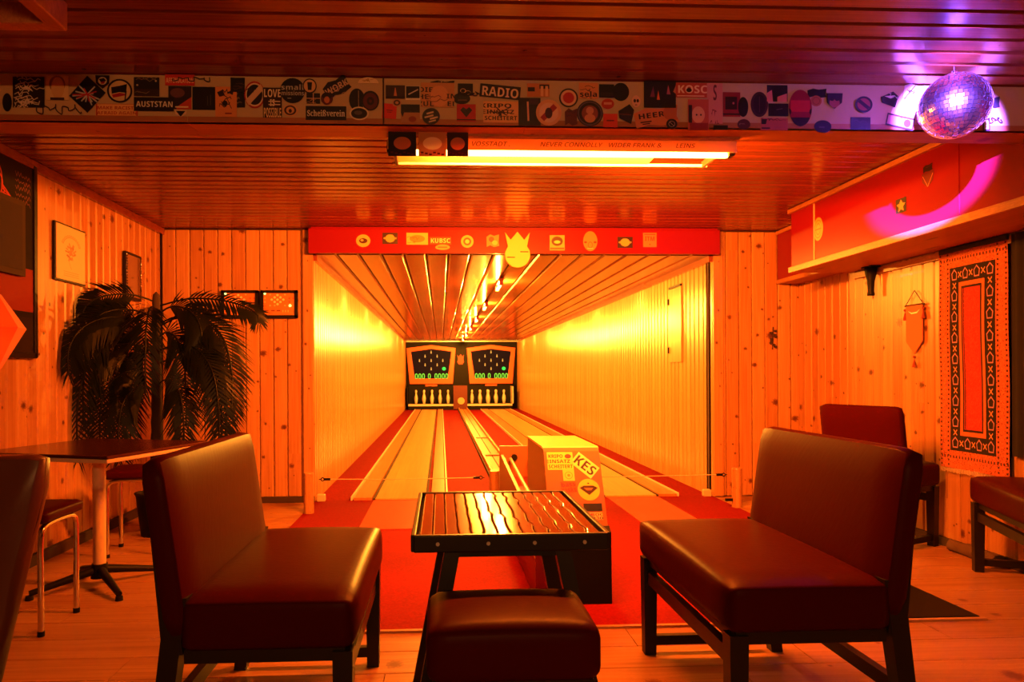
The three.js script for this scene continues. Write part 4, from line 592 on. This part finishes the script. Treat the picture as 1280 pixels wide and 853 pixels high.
[1.392,2.199,0.087,0.068,0,'r','#141214','P#d0786e 0,.5,.25,.3,.3,1,0,1;P#d0786e .5,.7,.95,.5,.95,1,.5,1','black and pale red cut photo sticker'],
[1.396,2.131,0.084,0.052,0,'r','#121012','L#6a5450 .4 .5 .7 .4 3','black landscape sticker with a faint grey streak'],
[1.378,2.071,0.114,0.051,0,'r','#b05048','P#161214 .05,.1,.25,.1,.2,.5,.05,.5;R#301818 .05 .75 .3 .12;S#301818 3','dull reddish label with a black blot and print'],
[1.488,2.139,0.097,0.151,0,'e','#8a1420','P#120e10 .1,.75,.9,.75,.7,1,.3,1;R#c02028 .1 .3 .8 .3;E#120e10 .03 .6 .1 .08;E#120e10 .97 .6 .1 .08','large dark red oval sticker with a black base'],
[1.560,2.202,0.081,0.039,0,'p','#14100e','','black ragged sticker next to the large dark red oval'],
[1.556,2.170,0.047,0.045,0,'e','#a85a38','G#5a2418 .5 .5 .3 2','small orange round badge beside the black ragged sticker'],
[1.583,2.064,0.074,0.052,0,'e','#141214','R#4a3a38 .3 .5 .3 .1','black lying oval sticker with a faint mark'],
[1.633,2.170,0.070,0.065,0,'h','#221418','E#9a4a44 .5 .6 .3 .3;E#221418 .35 .3 .16 .2;E#221418 .65 .3 .16 .2','dark mask shaped sticker with round ears'],
[1.757,2.157,0.074,0.068,0,'e','#171214','E#8a3a34 .5 .5 .36 .36;Q#171214 .5 .5 .7 .2 40','dark ring sticker with a crossed reddish centre'],
[1.744,2.079,0.085,0.052,0,'r','#1a1214','S#4a3230 2','dark plain rectangle sticker under the crossed ring'],
[1.869,2.180,0.075,0.066,0,'k','#121216','P#d8d4d0 .2,.3,.8,.25,.55,.45;S#d8d4d0 2','black gem shaped sticker lit by the spot lamp'],
[1.974,2.208,0.092,0.079,10,'p','#e8e4ea','S#26242a 6;L#26242a .1 .9 .5 .1 3','white ragged doodle sticker lit by the spot lamp'],
[1.912,2.087,0.119,0.052,12,'r','#2a2628','R#b8807a .06 .15 .88 .7;E#5a3a3a .75 .5 .12 .3;S#5a3a3a 2','tilted dark bordered label beside the mirror ball'],
[2.283,2.079,0.030,0.053,0,'r','#2e2226','R#d8d0cc .2 .15 .6 .7','narrow framed label beside the mirror ball'],
[2.314,2.174,0.059,0.050,0,'p','#2a282e','','dark ragged sticker beside the mirror ball']];
BEAM.forEach(([x, y, w, h, rot, sh, bg, ops, label], i) => { const m = sticker(w, h, sh, bg, ops, label); m.position.set(x, y, -BD + .0005 + .0007 * (i % 5)); m.rotation.z = -rot * Math.PI / 180; m.userData.group = 'stickers on the beam'; });
{ const ink = std({ color: L3(.02, .015, .015), roughness: .6 });     // marker writing straight on the beam
  const scrawl = (x, y, w, h, k, label) => { const pts = []; for (let i = 0; i <= 22; i++) pts.push(new THREE.Vector3(w * (i / 22 - .5) + .008 * Math.sin(i * 2.1 + k), h * (.5 * Math.sin(i * 1.35 + k) * (.6 + .4 * Math.sin(i * .7))), 0)); const m = part('marker_scrawl', tube(pts, .0022, 110, 5).scale(1, 1, .3), ink, scene); m.name = numbered('marker_scrawl'); m.position.set(x, y, -BD + .0042); tag(m, label, 'marker scrawl'); };
  scrawl(-1.50, 2.1, .18, .045, 1, 'looping black marker tag under the cream portrait sticker'); scrawl(-.98, 2.225, .15, .02, 3, 'thin black marker scrawl above the plain black square sticker'); scrawl(.12, 2.18, .07, .02, 5, 'short black marker scrawl beside RADIO'); scrawl(2.30, 2.1, .1, .03, 2, 'black marker scrawl near the mirror ball'); }
[[-.620, 2.125, .115, .102, 'e', '#d8b060', 'E#3a1810 .5 .5 .28 .2;E#d8b060 .42 .46 .1 .08', 'round cream sticker with a dark animal on the red header'],
 [-.404, 2.145, .122, .09, 'r', '#1c0d0a', 'E#d8a050 .5 .5 .3 .34;R#d8a050 .1 .42 .8 .14', 'small black sticker with a cream winged blob on the header, nearer the palm'],
 [-.185, 2.143, .174, .096, 'r', '#e0b860', 'E#b08030 .5 .5 .34 .3;S#8a5a20 3', 'wide yellow label with a brown swirl on the header'],
 [.002, 2.128, .174, .06, 'r', '#a83018', 'T#f0d8a0 KUBSC .5 .5 .8', 'narrow label lettered KUBSC on the header'], [.02, 2.075, .12, .045, 'e', '#d89048', 'R#8a4a18 .2 .4 .6 .2', 'flat orange oval sticker below KUBSC'],
 [.220, 2.122, .103, .103, 'e', '#e0b058', 'E#5a3a10 .5 .5 .3 .3;E#e0c878 .5 .5 .16 .16', 'round yellow sticker with an eye like ring on the header'],
 [.428, 2.129, .104, .104, 'p', '#c87838', 'E#3a1410 .4 .4 .2 .2;E#e0b060 .65 .65 .2 .18', 'ragged orange and dark sticker beside the crown plaque'],
 [.955, 2.114, .124, .124, 'r', '#d8a050', 'E#2a120c .5 .4 .36 .3;E#e8c880 .5 .45 .2 .1;R#8a4a18 .05 .8 .9 .12', 'square yellow sticker with a dark cap on the header'],
 [1.228, 2.128, .118, .163, 'e', '#c87a38', 'E#5a2010 .18 .55 .1 .05;E#5a2010 .82 .55 .1 .05;G#7a3a18 .5 .68 .14 2;L#e0b078 .3 .85 .7 .85 3', 'tall orange oval sticker with a face on the header'],
 [1.516, 2.119, .126, .091, 'r', '#1c0d0a', 'E#d8a050 .5 .5 .3 .34;R#d8a050 .1 .42 .8 .14', 'small black sticker with a cream winged blob on the header, nearer the rug'],
 [1.722, 2.140, .112, .118, 'r', '#d87a40', 'T#7a2a14 ITM .5 .42 .4;R#7a2a14 .1 .1 .8 .06;E#7a2a14 .5 .8 .05 .05', 'square orange label with thin print on the header']].forEach(([x, y, w, h, sh, bg, ops, label]) => sticker(w, h, sh, bg, ops, label).position.set(x, y, -5.5845));
[[4.57, 2.02, .118, .158, 'e', '#d8a858', 'G#a06a28 .5 .5 .36 2;G#a06a28 .5 .5 .22 2;R#a06a28 .2 .48 .6 .05', 'round cream sticker with rings on the red wall box'],
 [3.728, 1.975, .086, .08, 'r', '#140a0c', 'P#e09850 .5,.1,.65,.35,.9,.4,.7,.6,.75,.9,.5,.75,.25,.9,.3,.6,.1,.4,.35,.35', 'small black sticker with an orange star on the red wall box'],
 [3.516, 2.06, .09, .08, 'h', '#5a1010', 'L#d08860 .1 .2 .5 .95 2;L#d08860 .9 .2 .5 .95 2', 'dark red pointed sticker with a pale edge on the red wall box'], [3.516, 2.12, .07, .04, 'p', '#120a0c', 'S#6a3030 2', 'tiny black ragged sticker above the dark red pointed one']].forEach(([d, y, w, h, sh, bg, ops, label]) => { const m = sticker(w, h, sh, bg, ops, label); m.rotation.y = -Math.PI / 2; m.position.set(2.5692, y, -d); });
{ const A = new THREE.Vector3(0, .33, -3.13), up = new THREE.Vector3(0, .34, -.18).normalize(), nn = new THREE.Vector3(0, -up.z, up.y), th = -Math.atan2(.18, .34);
  [[.571, .335, .125, .09, 0, 'r', '#e8c860', 'T#100604 KRIPO .34 .24 .26;T#100604 EINSATZ .42 .52 .26;T#100604 SCHEITERT .5 .8 .26;E#4a2038 .8 .25 .12 .12', 'yellow label lettered KRIPO EINSATZ SCHEITERT on the ball return'],
   [.688, .312, .125, .072, 42, 'r', '#f0d888', 'T#1c1428 KES .5 .5 .9', 'tilted pale label lettered KES in black on the ball return'], [.606, .262, .055, .055, 0, 'r', '#e8c060', 'G#b07828 .5 .5 .3 3;E#b07828 .5 .5 .12 .12', 'small yellow square with a sun ring on the ball return'],
   [.600, .205, .075, .058, -4, 'r', '#d84a28', 'T#2a1030 bass .5 .3 .5;T#8a1828 raskt .5 .75 .5', 'red label with purple lettering on the ball return'], [.695, .19, .105, .107, 0, 'e', '#e8b840', 'P#2a1210 .1,.42,.3,.32,.7,.32,.9,.42,.5,.74;P#e06a28 .3,.42,.7,.42,.6,.52,.4,.52;E#2a1210 .5 .22 .05 .03', 'large round yellow sticker with a dark gem on the ball return'],
   [.705, .105, .086, .036, 0, 'r', '#0d0a0a', '', 'plain black strip sticker on the ball return'], [.715, .062, .063, .036, 0, 'r', '#e8b070', 'T#2a1210 BOC .6 .3 .5;T#2a1210 030 .6 .75 .5;R#c03028 .06 .2 .16 .6', 'small pale label lettered BOC on the ball return']].forEach(([x, s, w, h, rot, sh, bg, ops, label]) => { const m = sticker(w, h, sh, bg, ops, label); m.rotation.order = 'YXZ'; m.rotation.set(th, 0, -rot * Math.PI / 180); m.position.copy(A).addScaledVector(up, s).addScaledVector(nn, .0008); m.position.x = x; }); }
atlas.needsUpdate = true;
scene.traverse((o) => { if (o.isMesh) o.castShadow = o.receiveShadow = true; });
renderer.render(scene, camera);
